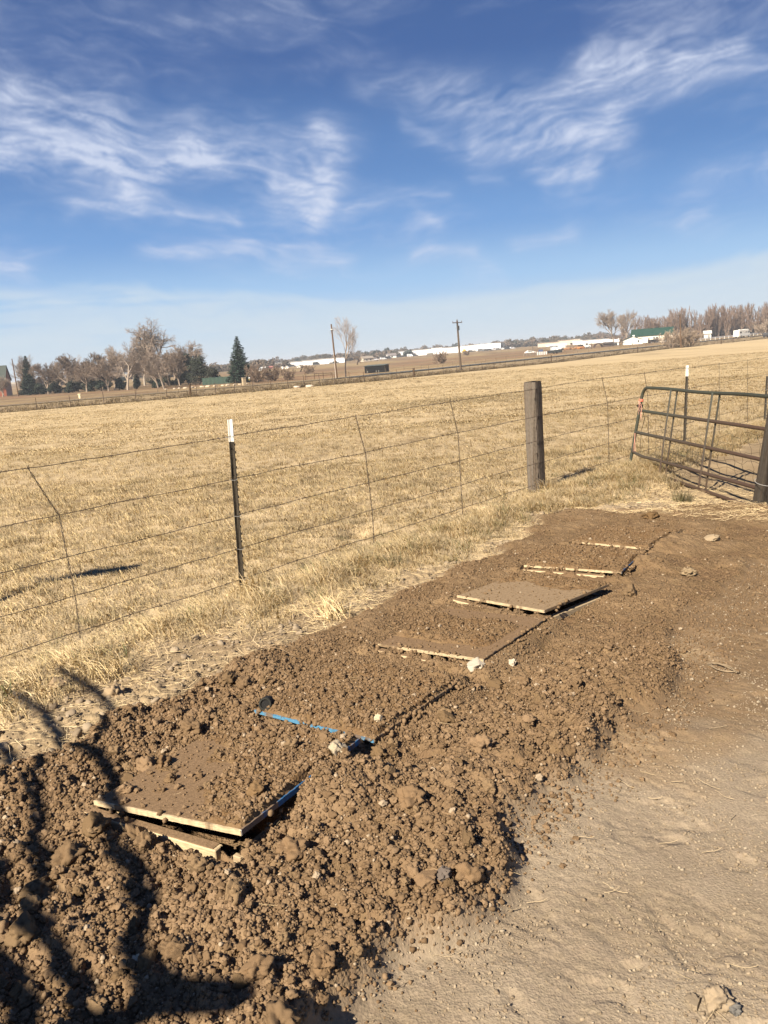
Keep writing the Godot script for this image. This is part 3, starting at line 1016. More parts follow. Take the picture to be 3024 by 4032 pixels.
	for k in 5:
		var ring := []
		for i in 13:
			var a := TAU * i / 12.0
			ring.append(Vector3(0.083 + 0.026 * cos(a), 0.792 + 0.006 * k, 0.026 * sin(a)))
		tb.tube(ring, 0.0035, 0.0035, 5)
	part("knot", tb, M.plain, tw)
	for k in 5:
		var mb := MB.new()
		mb.col = L(0.66, 0.36, 0.28)
		var pts := []
		for i in 9:
			var f := i / 8.0
			pts.append(Vector3(0.09 + (0.05 + 0.028 * k) * f + 0.016 * sin(f * 7.0 + k), 0.79 - (0.13 + 0.018 * k) * f * f - 0.03 * f, 0.03 + 0.01 * sin(f * 9.0 + k * 2.0)))
		mb.tube(pts, 0.0019, 0.0012, 4)
		part("strand", mb, M.plain, tw)
	var tw2 := thing("orange_twine", "short frayed orange twine dangling below the second gate rail", "twine", gate.position)
	tw2.basis = gate.basis
	for k in 3:
		var mb := MB.new()
		mb.col = L(0.66, 0.33, 0.25)
		var pts := []
		for i in 8:
			var f := i / 7.0
			pts.append(Vector3(0.075 + (0.03 + 0.03 * k) * f + 0.008 * sin(f * 6.0 + k), 0.40 - 0.23 * f, 0.022))
		mb.tube(pts, 0.0019, 0.0013, 4)
		part("strand", mb, M.plain, tw2)
	var dead := thing("dead_vine", "thin dark dry stem tangled beside the gate corner", "stem", gate.position)
	dead.basis = gate.basis
	var vb := MB.new()
	vb.col = L(0.06, 0.045, 0.035)
	vb.tube([Vector3(0.12, 0.66, -0.03), Vector3(0.16, 0.58, -0.04), Vector3(0.10, 0.46, -0.05), Vector3(0.13, 0.30, -0.04), Vector3(0.18, 0.19, -0.03), Vector3(0.25, 0.06, -0.02)], 0.004, 0.002, 5)
	vb.tube([Vector3(0.16, 0.58, -0.04), Vector3(0.20, 0.62, -0.04), Vector3(0.28, 0.60, -0.05), Vector3(0.36, 0.55, -0.05)], 0.003, 0.001, 4)
	part("stem", vb, M.bark, dead)
	# posts at the right edge
	var p1 := thing("gate_post", "dark brown leaning wooden post the gate rests on", "post", Vector3(3.405, base_y(-7.4) - 0.02, -7.41))
	p1.basis = Basis(Vector3.BACK, deg_to_rad(-9.0)) * Basis(Vector3.UP, 0.3)
	var q1 := wood_post_mesh(1.12, 0.052, 81, 0.42)
	part("post", q1, M.old_wood, p1)
	var p2 := thing("gate_post", "dark brown wooden post nearest the camera at the right edge", "post", Vector3(3.412, base_y(-7.15) - 0.02, -7.12))
	p2.basis = Basis(Vector3.BACK, deg_to_rad(-1.5)) * Basis(Vector3.UP, 0.1)
	part("post", wood_post_mesh(1.2, 0.062, 82, 0.34), M.old_wood, p2)
	var tie := MB.new()
	tie.col = L(0.45, 0.44, 0.42)
	var loop := []
	for i in 25:
		var a := TAU * i / 24.0
		loop.append(Vector3(3.42 + 0.085 * cos(a), 0.235 + 0.02 * cos(a), -7.26 + 0.22 * sin(a)))
	tie.tube(loop, 0.0025, 0.0025, 4, false)
	var to := part("wire_tie", tie, M.wire, self)
	tag(to, "pale wire looped round the two gate posts", "wire")

# ------------------------------------------------------------------ lids over the pits
func lid_frame(i: int) -> Transform3D:
	var l: Array = LIDS[i]
	var a := deg_to_rad(l[2])
	var p := to_xz(l[0], l[1])
	var e0 := to_xz(l[0] + cos(a) * l[3], l[1] + sin(a) * l[3])
	var e1 := to_xz(l[0] - sin(a) * l[4], l[1] + cos(a) * l[4])
	var o := Vector3(p.x, l[5], p.y)
	var u := (Vector3(e0.x, l[6], e0.y) - o).normalized()
	var w := (Vector3(e1.x, l[7], e1.y) - o)
	w = (w - u * w.dot(u)).normalized()
	return Transform3D(Basis(u, u.cross(w) * -1.0 if u.cross(w).y < 0.0 else u.cross(w), -w), o)        # x across the front, z towards the front

# a board's edge along x, a little ragged, with soil caked on it in places
func edge_strip(len: float, c: Color, sd: int, dirt: float) -> MB:
	var mb := MB.new()
	var f := FastNoiseLite.new()
	f.seed = 90 + sd
	f.frequency = 7.0
	var soil := L(0.20, 0.135, 0.078)
	var m := 64
	var old := []
	for i in m + 1:
		var x := len * i / m
		var top := -0.0006 - 0.0022 * maxf(0.0, f.get_noise_2d(x * 5.0, 3.0))
		var low := -(0.0195 if sd % 20 == 0 else 0.0150) + 0.003 * maxf(0.0, f.get_noise_2d(x * 4.0, 8.0))
		var out := 0.0015 + 0.0014 * f.get_noise_2d(x * 6.0, 12.0)
		var ring := [Vector3(x, top, -0.006), Vector3(x, top, out), Vector3(x, low, out), Vector3(x, low, -0.006)]
		if i > 0:
			var v := clampf(0.5 + f.get_noise_2d(x * 0.9, 20.0) * 1.5, 0.0, 1.0)
			mb.col = c.lerp(soil, smoothstep(1.0 - dirt - 0.12, 1.0 - dirt + 0.12, v) * 0.9) * (1.0 + 0.22 * f.get_noise_2d(x * 9.0, 30.0))
			mb.face([old[0], ring[0], ring[1], old[1]], Vector3.UP)
			mb.face([old[1], ring[1], ring[2], old[2]], Vector3(0, 0, 1))
			mb.face([old[2], ring[2], ring[3], old[3]], Vector3.DOWN)
		if i == 0 or i == m:
			mb.face(ring, Vector3(-1.0 if i == 0 else 1.0, 0, 0))
		old = ring
	return mb

func build_lids() -> void:
	var raw := L(0.58, 0.455, 0.285)
	var blue := L(0.035, 0.12, 0.27)
	var navy := L(0.030, 0.085, 0.19)
	var grey := L(0.17, 0.125, 0.085)
	var tar := L(0.035, 0.032, 0.03)
	var edge := [[raw, blue], [L(0.095, 0.26, 0.42), grey], [raw * 0.9, tar], [raw * 0.95, grey * 0.8], [raw, navy], [raw, grey]]
	var words := ["plywood lid with a pale raw front edge and blue side, nearest the camera", "soil covered plywood lid with a bright blue front edge", "dusty plywood lid with a black tarred side, third in the row", "bare dusty plywood lid propped open at its right corner, fourth in the row", "soil covered plywood lid with a dark blue side, fifth in the row", "soil covered plywood lid farthest along the row, by the grass"]
	for i in LIDS.size():
		var l: Array = LIDS[i]
		var fr := lid_frame(i)
		var w: float = l[3]
		var d: float = l[4]
		var lid := thing("plywood_lid", words[i], "lid", fr.origin, 0.0, "lids in a row over the dug pits")
		lid.basis = fr.basis
		var mb := MB.new()
		mb.col = L(0.215, 0.145, 0.085) if i != 3 else L(0.27, 0.195, 0.12)
		mb.box(Vector3(w * 0.5, -0.0095 if i == 0 else -0.0073, -d * 0.5), Vector3(w - 0.006, 0.0175 if i == 0 else 0.013, d - 0.006), 0.002)
		part("panel", mb, M.board, lid)
		part("front_edge", edge_strip(w, edge[i][0], i, [0.06, 0.16, 0.10, 0.08, 0.14, 0.30][i]), M.raw_wood, lid)
		var se := edge_strip(d - 0.004, edge[i][1], i + 20, 0.12 if i == 0 else 0.35)
		for e in se.v.size():
			var q := se.v[e]
			se.v[e] = Vector3(w - 0.001 + q.z, q.y, -q.x - 0.002)
			var m := se.n[e]
			se.n[e] = Vector3(m.z, m.y, -m.x)
		part("side_edge", se, M.raw_wood, lid)
		# the frame round the pit, sunk in the soil
		var a := deg_to_rad(l[2])
		var p := to_xz(l[0], l[1])
		var box := thing("pit_frame", ["pale board frame under the lid nearest the camera", "half buried brown frame under the blue edged lid", "pale board frame under the third lid", "board frame gaping open under the fourth lid", "pale board frame under the fifth lid", "pale board frame under the farthest lid"][i], "frame", Vector3(p.x, 0, p.y), 0.0, "frames of the pits")
		var e0 := to_xz(l[0] + cos(a), l[1] + sin(a)) - p
		box.basis = Basis(Vector3(e0.x, 0, e0.y), Vector3.UP, Vector3(e0.x, 0, e0.y).cross(Vector3.UP))
		var top: float = [0.072, 0.052, 0.066, 0.066, 0.052, 0.038][i]
		var shade: Color = [raw, grey * 0.9, raw * 0.95, raw, raw, raw][i]
		var fb := MB.new()
		fb.col = shade
		fb.x = Transform3D(Basis(Vector3.UP, deg_to_rad(1.8 if i == 0 else -0.8)), Vector3.ZERO)
		fb.box(Vector3((w - 0.09) * 0.5 - 0.015, top - 0.045, 0.022), Vector3(w - 0.085, 0.09, 0.040), 0.003)
		part("front_board", fb, M.raw_wood, box)
		var dust := MB.new()
		dust.x = fb.x
		dust.col = L(0.235, 0.16, 0.095)
		dust.box(Vector3((w - 0.10) * 0.5 - 0.015, top + 0.0015, 0.021), Vector3(w - 0.10, 0.003, 0.036), 0.001)
		part("dirt_film", dust, M.board, box)
		for q in [[w - 0.022, d], [0.02, d]]:
			var sb := MB.new()
			sb.col = shade.lerp(grey, 0.35)
			sb.box(Vector3(q[0], top - 0.052, -(d * 0.5) - 0.005 + (0.045 if q[0] > 0.1 else -0.04)), Vector3(0.040, 0.09, q[1] - 0.06), 0.003)
			part("side_board", sb, M.raw_wood, box)
		var bb := MB.new()
		bb.col = grey
		bb.box(Vector3(w * 0.5, top - 0.06, -d + 0.022), Vector3(w - 0.10, 0.09, 0.038), 0.003)
		part("back_board", bb, M.raw_wood, box)
		soil_on_lid(i, fr, w, d)
	# black tube added for the shaded round hole by the second lid's blue edge
	var h := to_xz(1.905, -1.46)
	var pipe := thing("added_hole_tube", "black tube added for the dark hole in the soil left of the blue edge", "pipe", Vector3(h.x, 0.112, h.y))
	pipe.look_at_from_position(pipe.position, Vector3(-0.5, 1.3, 0.0))
	var hb := MB.new()
	hb.col = L(0.018, 0.017, 0.016)
	hb.tube([Vector3(0, 0, 0.10), Vector3(0, 0, -0.012)], 0.030, 0.030, 16)
	part("pipe", hb, M.rubber, pipe)
	var lip := MB.new()
	lip.col = L(0.03, 0.028, 0.026)
	var ring := []
	for e in 17:
		ring.append(Vector3(0.024 * cos(TAU * e / 16.0), 0.024 * sin(TAU * e / 16.0), -0.013))
	lip.tube(ring, 0.005, 0.005, 6, false)
	part("rim", lip, M.rubber, pipe)

func soil_thick(i: int, u: float, w: float, q: Vector3) -> float:
	var g := nB.get_noise_2d(q.x * 1.3 + i * 7.0, q.z * 1.3)
	var c := 0.0
	match i:
		0: c = smoothstep(0.08, 0.45, u * 0.8 + 0.55 * w + 0.25 * g - 0.12) * 0.9 - 0.12
		1: c = 0.85 + 0.3 * g
		2: c = 0.9 * smoothstep(0.10, 0.22, w + 0.1 * g) * (1.0 - smoothstep(0.46, 0.62, w + 0.1 * g)) * smoothstep(0.62, 0.5, u) - 0.05 + 0.15 * g
		3: c = -0.15 + 0.5 * g + 0.8 * smoothstep(0.3, 0.55, w)
		4: c = 0.35 + 0.5 * g + 0.5 * smoothstep(0.5, 0.3, u)
		_: c = 0.5 + 0.5 * g
	c = clampf(c, -0.3, 1.0)
	var rough := 0.010 * lump(cell_small, q.x, q.z) + 0.012 * lump(cell_mid, q.x * 1.4, q.z * 1.4) * c
	var edge := minf(w, minf(0.72 - u, 0.3))
	var heap := smoothstep(BURY[i] - 0.04, BURY[i] + 0.10, w) * (1.0 - smoothstep(LIDS[i][4] - 0.20, LIDS[i][4] - 0.04, w)) * smoothstep(LIDS[i][3] - 0.12, LIDS[i][3], u)
	if heap > 0.0:
		return lerpf(0.016 * c + rough * 0.6 - 0.004, 0.020 + 0.016 * lump(cell_mid, q.x, q.z), heap)
	return (0.016 * c + rough * smoothstep(0.02, 0.35, c) - 0.006) * smoothstep(-0.01, 0.05, edge) - 0.002 * (1.0 - smoothstep(0.0, 0.03, edge))

func soil_on_lid(i: int, fr: Transform3D, w: float, d: float) -> void:
	var mb := MB.new()
	var m := 72
	for j in m + 1:
		for k in m + 1:
			var u := 0.004 + (w - 0.010) * k / m
			var z := 0.004 + (d - 0.010) * j / m
			var q := fr * Vector3(u, 0, -z)
			mb.col = L(0.165, 0.103, 0.054).lerp(L(0.215, 0.145, 0.080), clampf(0.5 + nB.get_noise_2d(q.x * 3.0, q.z * 3.0), 0, 1))
			var th := soil_thick(i, u, z, q)
			if k == 0 or j == 0 or k == m or j == m:
				th = -0.004
			mb.v.append(q + Vector3(0, th, 0))
			mb.c.append(mb.col)
	for j in m:
		for k in m:
			var a := j * (m + 1) + k
			mb.ix.append_array([a, a + m + 1, a + 1, a + 1, a + m + 1, a + m + 2])
	var nn := PackedVector3Array()
	nn.resize(mb.v.size())
	for k in range(0, mb.ix.size(), 3):
		var p := mb.v[mb.ix[k]]
		var q := (mb.v[mb.ix[k + 2]] - p).cross(mb.v[mb.ix[k + 1]] - p)
		for e in 3:
			nn[mb.ix[k + e]] += q
	for k in nn.size():
		nn[k] = nn[k].normalized()
	mb.n = nn
	var o := part("soil_layer", mb, M.soil, self)
	tag(o, "crumbly brown soil spilled over the %s lid of the row" % ["nearest", "second", "third", "fourth", "fifth", "farthest"][i], "soil", "", "stuff")

# ------------------------------------------------------------------ clods, stones, straw, grass
func ball(level: int, sd: int, rough: float, cuts: int, squash: Vector3, mat: Material) -> ArrayMesh:
	var g := (1.0 + sqrt(5.0)) / 2.0
	var P := [Vector3(-1, g, 0), Vector3(1, g, 0), Vector3(-1, -g, 0), Vector3(1, -g, 0), Vector3(0, -1, g), Vector3(0, 1, g), Vector3(0, -1, -g), Vector3(0, 1, -g), Vector3(g, 0, -1), Vector3(g, 0, 1), Vector3(-g, 0, -1), Vector3(-g, 0, 1)]
	var T := [0, 11, 5, 0, 5, 1, 0, 1, 7, 0, 7, 10, 0, 10, 11, 1, 5, 9, 5, 11, 4, 11, 10, 2, 10, 7, 6, 7, 1, 8, 3, 9, 4, 3, 4, 2, 3, 2, 6, 3, 6, 8, 3, 8, 9, 4, 9, 5, 2, 4, 11, 6, 2, 10, 8, 6, 7, 9, 8, 1]
	for i in P.size():
		P[i] = P[i].normalized()
	for r in level:
		var mid := {}
		var T2 := []
		for k in range(0, T.size(), 3):
			var e := []
			for q in 3:
				var a: int = T[k + q]
				var b: int = T[k + (q + 1) % 3]
				var key := mini(a, b) * 100000 + maxi(a, b)
				if not mid.has(key):
					mid[key] = P.size()
					P.append(((P[a] + P[b]) * 0.5).normalized())
				e.append(mid[key])
			T2.append_array([T[k], e[0], e[2], T[k + 1], e[1], e[0], T[k + 2], e[2], e[1], e[0], e[1], e[2]])
		T = T2
	var f := FastNoiseLite.new()
	f.seed = sd
	f.frequency = 1.0
	f.fractal_octaves = 3
	var r2 := RandomNumberGenerator.new()
	r2.seed = sd
	var planes := []
	for k in cuts:
		planes.append([Vector3(r2.randfn(), r2.randfn(), r2.randfn()).normalized(), r2.randf_range(0.55, 0.85)])
	var mb := MB.new()
	for p in P:
		var q: Vector3 = p * (1.0 + rough * f.get_noise_3dv(p * 1.1) + rough * 0.45 * f.get_noise_3dv(p * 3.3) + (rough * 0.28 * f.get_noise_3dv(p * 8.0) if level > 2 else 0.0))
		for c in planes:
			var o: float = q.dot(c[0]) - c[1]
			if o > 0:
				q -= c[0] * o * 0.92
		q *= squash
		mb.v.append(q)
		mb.c.append(Color.WHITE)
		mb.n.append(Vector3.ZERO)
	for k in range(0, T.size(), 3):
		mb.ix.append_array([T[k], T[k + 2], T[k + 1]])
	for k in range(0, mb.ix.size(), 3):
		var p := mb.v[mb.ix[k]]
		var q := (mb.v[mb.ix[k + 2]] - p).cross(mb.v[mb.ix[k + 1]] - p)
		if q.dot(p) < 0:
			var w := mb.ix[k + 1]
			mb.ix[k + 1] = mb.ix[k + 2]
			mb.ix[k + 2] = w
			q = -q
		for e in 3:
			mb.n[mb.ix[k + e]] += q
	for k in mb.n.size():
		mb.n[k] = mb.n[k].normalized()
	return mb.mesh(mat)

func tinted(mesh: ArrayMesh, c: Color) -> ArrayMesh:
	var a := mesh.surface_get_arrays(0)
	var col := PackedColorArray()
	col.resize(a[Mesh.ARRAY_VERTEX].size())
	col.fill(c)
	a[Mesh.ARRAY_COLOR] = col
	var am := ArrayMesh.new()
	am.add_surface_from_arrays(Mesh.PRIMITIVE_TRIANGLES, a)
	am.surface_set_material(0, mesh.surface_get_material(0))
	return am

func spin(size: float) -> Basis:
	return Basis.from_euler(Vector3(rng.randf_range(-0.5, 0.5), rng.randf() * TAU, rng.randf_range(-0.5, 0.5))).scaled(Vector3.ONE * size)

func on_lid(s: float, t: float) -> float:        # height of the lid there, or -1
	for i in LIDS.size():
		var q := lid_uv(i, s, t)
		if q.x > 0.012 and q.y > 0.012 and q.x < LIDS[i][3] - 0.012 and q.y < LIDS[i][4] - 0.012:
			var p := to_xz(s, t)
			return lid_y(i, q.x, q.y) + maxf(0.0, soil_thick(i, q.x, q.y, Vector3(p.x, 0, p.y)))
	return -1.0

func in_pit(s: float, t: float) -> bool:         # the cleared strip before a lid
	for i in LIDS.size():
		var q := lid_uv(i, s, t)
		if q.x > -0.02 and q.x < LIDS[i][3] + 0.01 and q.y < 0.012 and q.y > -0.06:
			return true
	return false

func build_clods() -> void:
	var small := []
	var where := []
	var tint := []
	for k in 6:
		small.append(ball(1, 200 + k, 0.6, 1, Vector3(1, 0.75 + 0.06 * k, 0.9), M.crumb))
		where.append([])
		tint.append([])
	var mid := []
	var where2 := []
	var tint2 := []
	for k in 6:
		mid.append(ball(2, 230 + k, 0.75, 1, Vector3(1.05, 0.72, 0.9), M.crumb))
		where2.append([])
		tint2.append([])
	var pale := []
	var where3 := []
	var tint3 := []
	for k in 4:
		pale.append(ball(1, 260 + k, 0.5, 4, Vector3(1, 0.7, 0.9), M.crumb))
		where3.append([])
		tint3.append([])
	var c0 := 0.0
	# crumbs over the dug soil and the lids: denser towards the camera
	var n := 0
	for pass_no in 390000:
		var s := rng.randf_range(0.6, 4.2)
		var t := rng.randf_range(-4.2, 4.4)
		var p := to_xz(s, t)
		var d := Vector2(p.x, p.y).length()
		if p.y > -1.1 or d > 9.0 or rng.randf() > 3.4 / d or absf(p.x) > -p.y * 0.52 + 0.9:
			continue
		var k := cover(s, t, p.x, p.y)
		var patch := smoothstep(-0.35, 0.25, nB.get_noise_2d(p.x * 0.55 + 40.0, p.y * 0.55))
		var lid := on_lid(s, t)
		var keep := k.z * (0.25 + 0.75 * maxf(patch, smoothstep(-1.2, -2.0, t)))
		keep *= 1.0 - 0.75 * smoothstep(0.2, 2.2, t)
		if lid >= 0.0:
			for i in LIDS.size():
				var q := lid_uv(i, s, t)
				if q.x > 0 and q.y > 0 and q.x < LIDS[i][3] and q.y < LIDS[i][4]:
					keep = clampf(soil_thick(i, q.x, q.y, Vector3(p.x, 0, p.y)) * 60.0, 0.06, 0.85)
		elif in_pit(s, t):
			keep *= 0.18 if t < -1.7 else 0.6
		if k.z < 0.3 and s > 2.9:       # spill at the foot of the bank
			keep = maxf(keep, 0.55 * (1.0 - smoothstep(3.1, 3.5, s)))
		if rng.randf() > keep:
			continue
		var size := 0.0029 / pow(rng.randf_range(0.02, 1.0), 0.40)
		var fz := smoothstep(-1.7, -0.5, t) * (1.0 - 0.7 * smoothstep(2.55, 2.75, s) * smoothstep(0.6, -0.4, t))
		size *= lerpf(1.0, 0.72, fz)
		size = minf(size, lerpf(0.0135, 0.009, fz))
		c0 = fz
		if lid >= 0.0: size = minf(size, 0.013)
		if in_pit(s, t): size = minf(size, 0.017)
		size *= 1.0 + 0.05 * d
		size = minf(size, 0.024)
		var y := lid if lid >= 0.0 else ground_y(p.x, p.y)
		var c := L(0.150, 0.099, 0.056).lerp(L(0.262, 0.180, 0.108), pow(rng.randf(), 1.2))
		c = c.lerp(L(0.175, 0.118, 0.068), c0 * 0.5)
		if rng.randf() < 0.022: c = L(0.38, 0.30, 0.21)
		var x := Transform3D(spin(size), Vector3(p.x, y + size * 0.30, p.y))
		if size > 0.0095:
			var q := rng.randi() % 6
			where2[q].append(x)
			tint2[q].append(c)
		else:
			var q := rng.randi() % 6
			where[q].append(x)
			tint[q].append(c)
		n += 1
	# grit on the packed dirt, pale clods in the dry verge
	for pass_no in 420000:
		var s := rng.randf_range(0.6, 6.0)
		var t := rng.randf_range(-4.5, 4.5)
		var p := to_xz(s, t)
		var d := Vector2(p.x, p.y).length()
		if p.y > -1.1 or d > 9.5 or rng.randf() > 2.2 / d or absf(p.x) > -p.y * 0.52 + 0.9:
			continue
		var k := cover(s, t, p.x, p.y)
		if k.x > 0.6 or k.z > 0.4:
			continue
		var clump := smoothstep(-0.1, 0.3, nB.get_noise_2d(p.x * 1.1 + 11.0, p.y * 1.1))
		var verge := s < 1.7
		if rng.randf() > (0.20 if verge else 0.12 + 0.75 * clump):
			continue
		var size := 0.0019 / pow(rng.randf_range(0.018, 1.0), 0.38)
		if verge: size = 0.0042 / pow(rng.randf_range(0.02, 1.0), 0.50)
		size = minf(size, 0.034 if verge else 0.012)
		var c := L(0.215, 0.165, 0.112).lerp(L(0.36, 0.29, 0.205), rng.randf())
		if rng.randf() < 0.09 and not verge: c = L(0.38, 0.32, 0.235)
		var q := rng.randi() % 4
		where3[q].append(Transform3D(spin(size), Vector3(p.x, ground_y(p.x, p.y) + size * 0.25, p.y)))
		tint3[q].append(c)
	for q in 6:
		many("soil_crumbs", mid[q], where2[q], tint2[q], "small brown clods of the dug soil", "soil")
	for q in 4:
		many("dirt_grit", pale[q], where3[q], tint3[q], "pale grit and pebbles on the dry dirt", "grit")
	# the clods one can pick out
	var big := []
	for k in 9:
		var c := L(0.160, 0.106, 0.060).lerp(L(0.255, 0.174, 0.102), k / 8.0)
		big.append(tinted(ball(3, 300 + k, 0.62, 2, Vector3(1.05, 0.78 - 0.03 * (k % 3), 0.88), M.clod), c))
	# crumbs that hang over the edges of the lids
	for i in LIDS.size():
		var l: Array = LIDS[i]
		var ang := deg_to_rad(l[2])
		for e in 520:
			var side := rng.randf() < 0.5
			var u: float = l[3] + rng.randf_range(-0.02, 0.03) if side else rng.randf() * l[3]
			var w: float = rng.randf() * l[4] if side else rng.randf_range(-0.035, 0.02)
			var g := nB.get_noise_2d(u * 3.5 + i * 11.0, w * 3.5 + (50.0 if side else 0.0))
			if rng.randf() > smoothstep(0.0, 0.22, g) * [0.10, 0.6, 0.35, 0.15, 0.5, 0.9][i]:
				continue
			var p := to_xz(l[0] + u * cos(ang) - w * sin(ang), l[1] + u * sin(ang) + w * cos(ang))
			var size := rng.randf_range(0.005, 0.0125)
			var outside := maxf(u - l[3], -w) > 0.004
			var y := lid_y(i, u, w) + size * 0.3 - (rng.randf_range(0.006, 0.032) if outside else 0.0)
			var q := rng.randi() % 6
			where[q].append(Transform3D(spin(size), Vector3(p.x, y, p.y)))
			tint[q].append(L(0.155, 0.103, 0.058).lerp(L(0.255, 0.174, 0.102), rng.randf()))
	for q in 6:
		many("soil_crumbs", small[q], where[q], tint[q], "fine brown crumbs of the dug soil", "soil")
	var count := 0
	var tries := 0
	while count < 170 and tries < 9000:
		tries += 1
		var s := rng.randf_range(0.95, 3.35)
		var t := rng.randf_range(-3.9, 2.9) if rng.randf() < 0.4 else rng.randf_range(-3.9, -0.6)
		var p := to_xz(s, t)
		var d := Vector2(p.x, p.y).length()
		if p.y > -1.3 or absf(p.x) > -p.y * 0.50 + 0.15:
			continue
		var k := cover(s, t, p.x, p.y)
		if k.z < 0.6 or in_pit(s, t):
			continue
		var lid := on_lid(s, t)
		if lid >= 0 and rng.randf() > 0.12:
			continue
		if t > -1.2 and s < 2.55 and rng.randf() > 0.22 or t > 0.4 and rng.randf() > 0.35:
			continue
		var size := clampf(0.0125 / pow(rng.randf_range(0.03, 1.0), 0.46), 0.0125, 0.046)
		if t < -2.2: size *= 1.18
		if lid >= 0: size = minf(size, 0.026)
		if t > -1.0: size *= 0.72
		var y := lid if lid >= 0 else ground_y(p.x, p.y)
		var o := part_mesh("soil_clod", big[rng.randi() % 9], self, Transform3D(spin(size), Vector3(p.x, y + size * 0.28, p.y)))
		tag(o, "brown clod of damp soil lying on the dug soil", "clod", "clods of dug soil")
		count += 1
	# a few clods and stones set where the photo has them: x, z, size, colour, squash, label
	var rocks := [
		[0.395, -3.84, 0.045, L(0.50, 0.44, 0.35), 0.9, "jagged whitish rock in front of the third lid"],
		[-0.235, -2.86, 0.036, L(0.42, 0.35, 0.25), 0.85, "pale tan stone beside the blue corner of the nearest lid"],
		[-0.085, -3.20, 0.018, L(0.52, 0.42, 0.29), 0.9, "small pale stone under the corner of the blue edged lid"],
		[0.57, -3.86, 0.022, L(0.50, 0.43, 0.33), 0.8, "small whitish stone right of the third lid"],
		[-0.72, -1.93, 0.028, L(0.52, 0.45, 0.33), 0.9, "white stone in the soil at the lower left"],
		[0.705, -1.74, 0.034, L(0.33, 0.262, 0.18), 0.8, "large tan stone half sunk in the dirt at the lower right"],
		[0.655, -1.745, 0.020, L(0.29, 0.23, 0.16), 0.7, "flat stone beside the larger tan stone at the lower right"],
		[0.735, -1.715, 0.018, L(0.16, 0.15, 0.14), 0.7, "dark stone touching the large tan stone at the lower right"],
		[0.04, -2.16, 0.034, L(0.22, 0.148, 0.084), 0.9, "orange brown clod at the foot of the bank beside a grey stone"],
		[0.09, -2.17, 0.028, L(0.15, 0.125, 0.105), 0.7, "dark grey stone at the foot of the bank of soil"],
		[0.165, -2.19, 0.038, L(0.22, 0.148, 0.084), 0.95, "rounded brown clod at the very foot of the bank"],
		[0.02, -2.60, 0.050, L(0.22, 0.148, 0.084), 0.85, "large blocky brown clod on the bank right of the nearest lid"],
		[-0.36, -2.36, 0.048, L(0.22, 0.148, 0.084), 0.7, "broad brown clod in front of the nearest lid's right corner"],
		[-1.16, -2.33, 0.050, L(0.20, 0.138, 0.08), 0.8, "large pale brown clod left of the nearest lid's frame"],
		[-1.10, -2.10, 0.050, L(0.20, 0.138, 0.08), 0.85, "big rounded clod lying in branch shadow at the left edge"],
		[-0.40, -1.82, 0.036, L(0.22, 0.148, 0.084), 0.8, "pale brown clod at the bottom edge beside the dark shadow"],
		[-0.24, -1.86, 0.032, L(0.22, 0.148, 0.084), 0.9, "upright brown clod at the bottom edge of the dug soil"],
		[1.95, -5.25, 0.045, L(0.30, 0.225, 0.14), 0.6, "pale flat clod on the brown ground right of the fifth lid"],
		[2.42, -6.05, 0.055, L(0.33, 0.255, 0.165), 0.5, "pale rock slab on the brown ground near the right edge"],
		[2.30, -7.05, 0.060, L(0.15, 0.095, 0.05), 0.55, "dark flat clod on the smooth brown soil near the gate"],
		[1.45, -4.85, 0.050, L(0.19, 0.13, 0.075), 0.7, "brown clod on the ground right of the fourth lid"],
		[-1.42, -3.98, 0.050, L(0.36, 0.27, 0.17), 0.9, "rounded pale clod standing in the dry verge below the fence"],
		[-1.75, -4.10, 0.042, L(0.33, 0.245, 0.155), 0.85, "pale clod among the rubble below the fence at the left"],
		[-0.93, -3.02, 0.034, L(0.19, 0.125, 0.068), 0.9, "brown clod beside the left edge of the nearest lid"],
		[-0.50, -2.62, 0.030, L(0.20, 0.13, 0.07), 0.85, "brown clod lying on the right part of the nearest lid"],
		[-0.86, -2.86, 0.020, L(0.20, 0.135, 0.075), 0.9, "small brown clod on the bare left part of the nearest lid"]]
	for i in rocks.size():
		var r: Array = rocks[i]
		var p := to_st(r[0], r[1])
		var lid := on_lid(p.x, p.y)
		var y: float = lid if lid >= 0 else ground_y(r[0], r[1])
		var stone: bool = str(r[5]).contains("stone") or str(r[5]).contains("rock")
		var m := tinted(ball(3, 400 + i, 0.65 if stone else 0.62, 5 if stone else 2, Vector3(1.1, r[4], 0.9), M.stone if stone else M.clod), r[3])
		var o := part_mesh("stone" if stone else "soil_clod", m, self, Transform3D(Basis(Vector3.UP, i * 1.3).scaled(Vector3.ONE * r[2]), Vector3(r[0], y + r[2] * 0.3, r[1])))
		tag(o, r[5], "stone" if stone else "clod", "" if stone else "clods of dug soil")

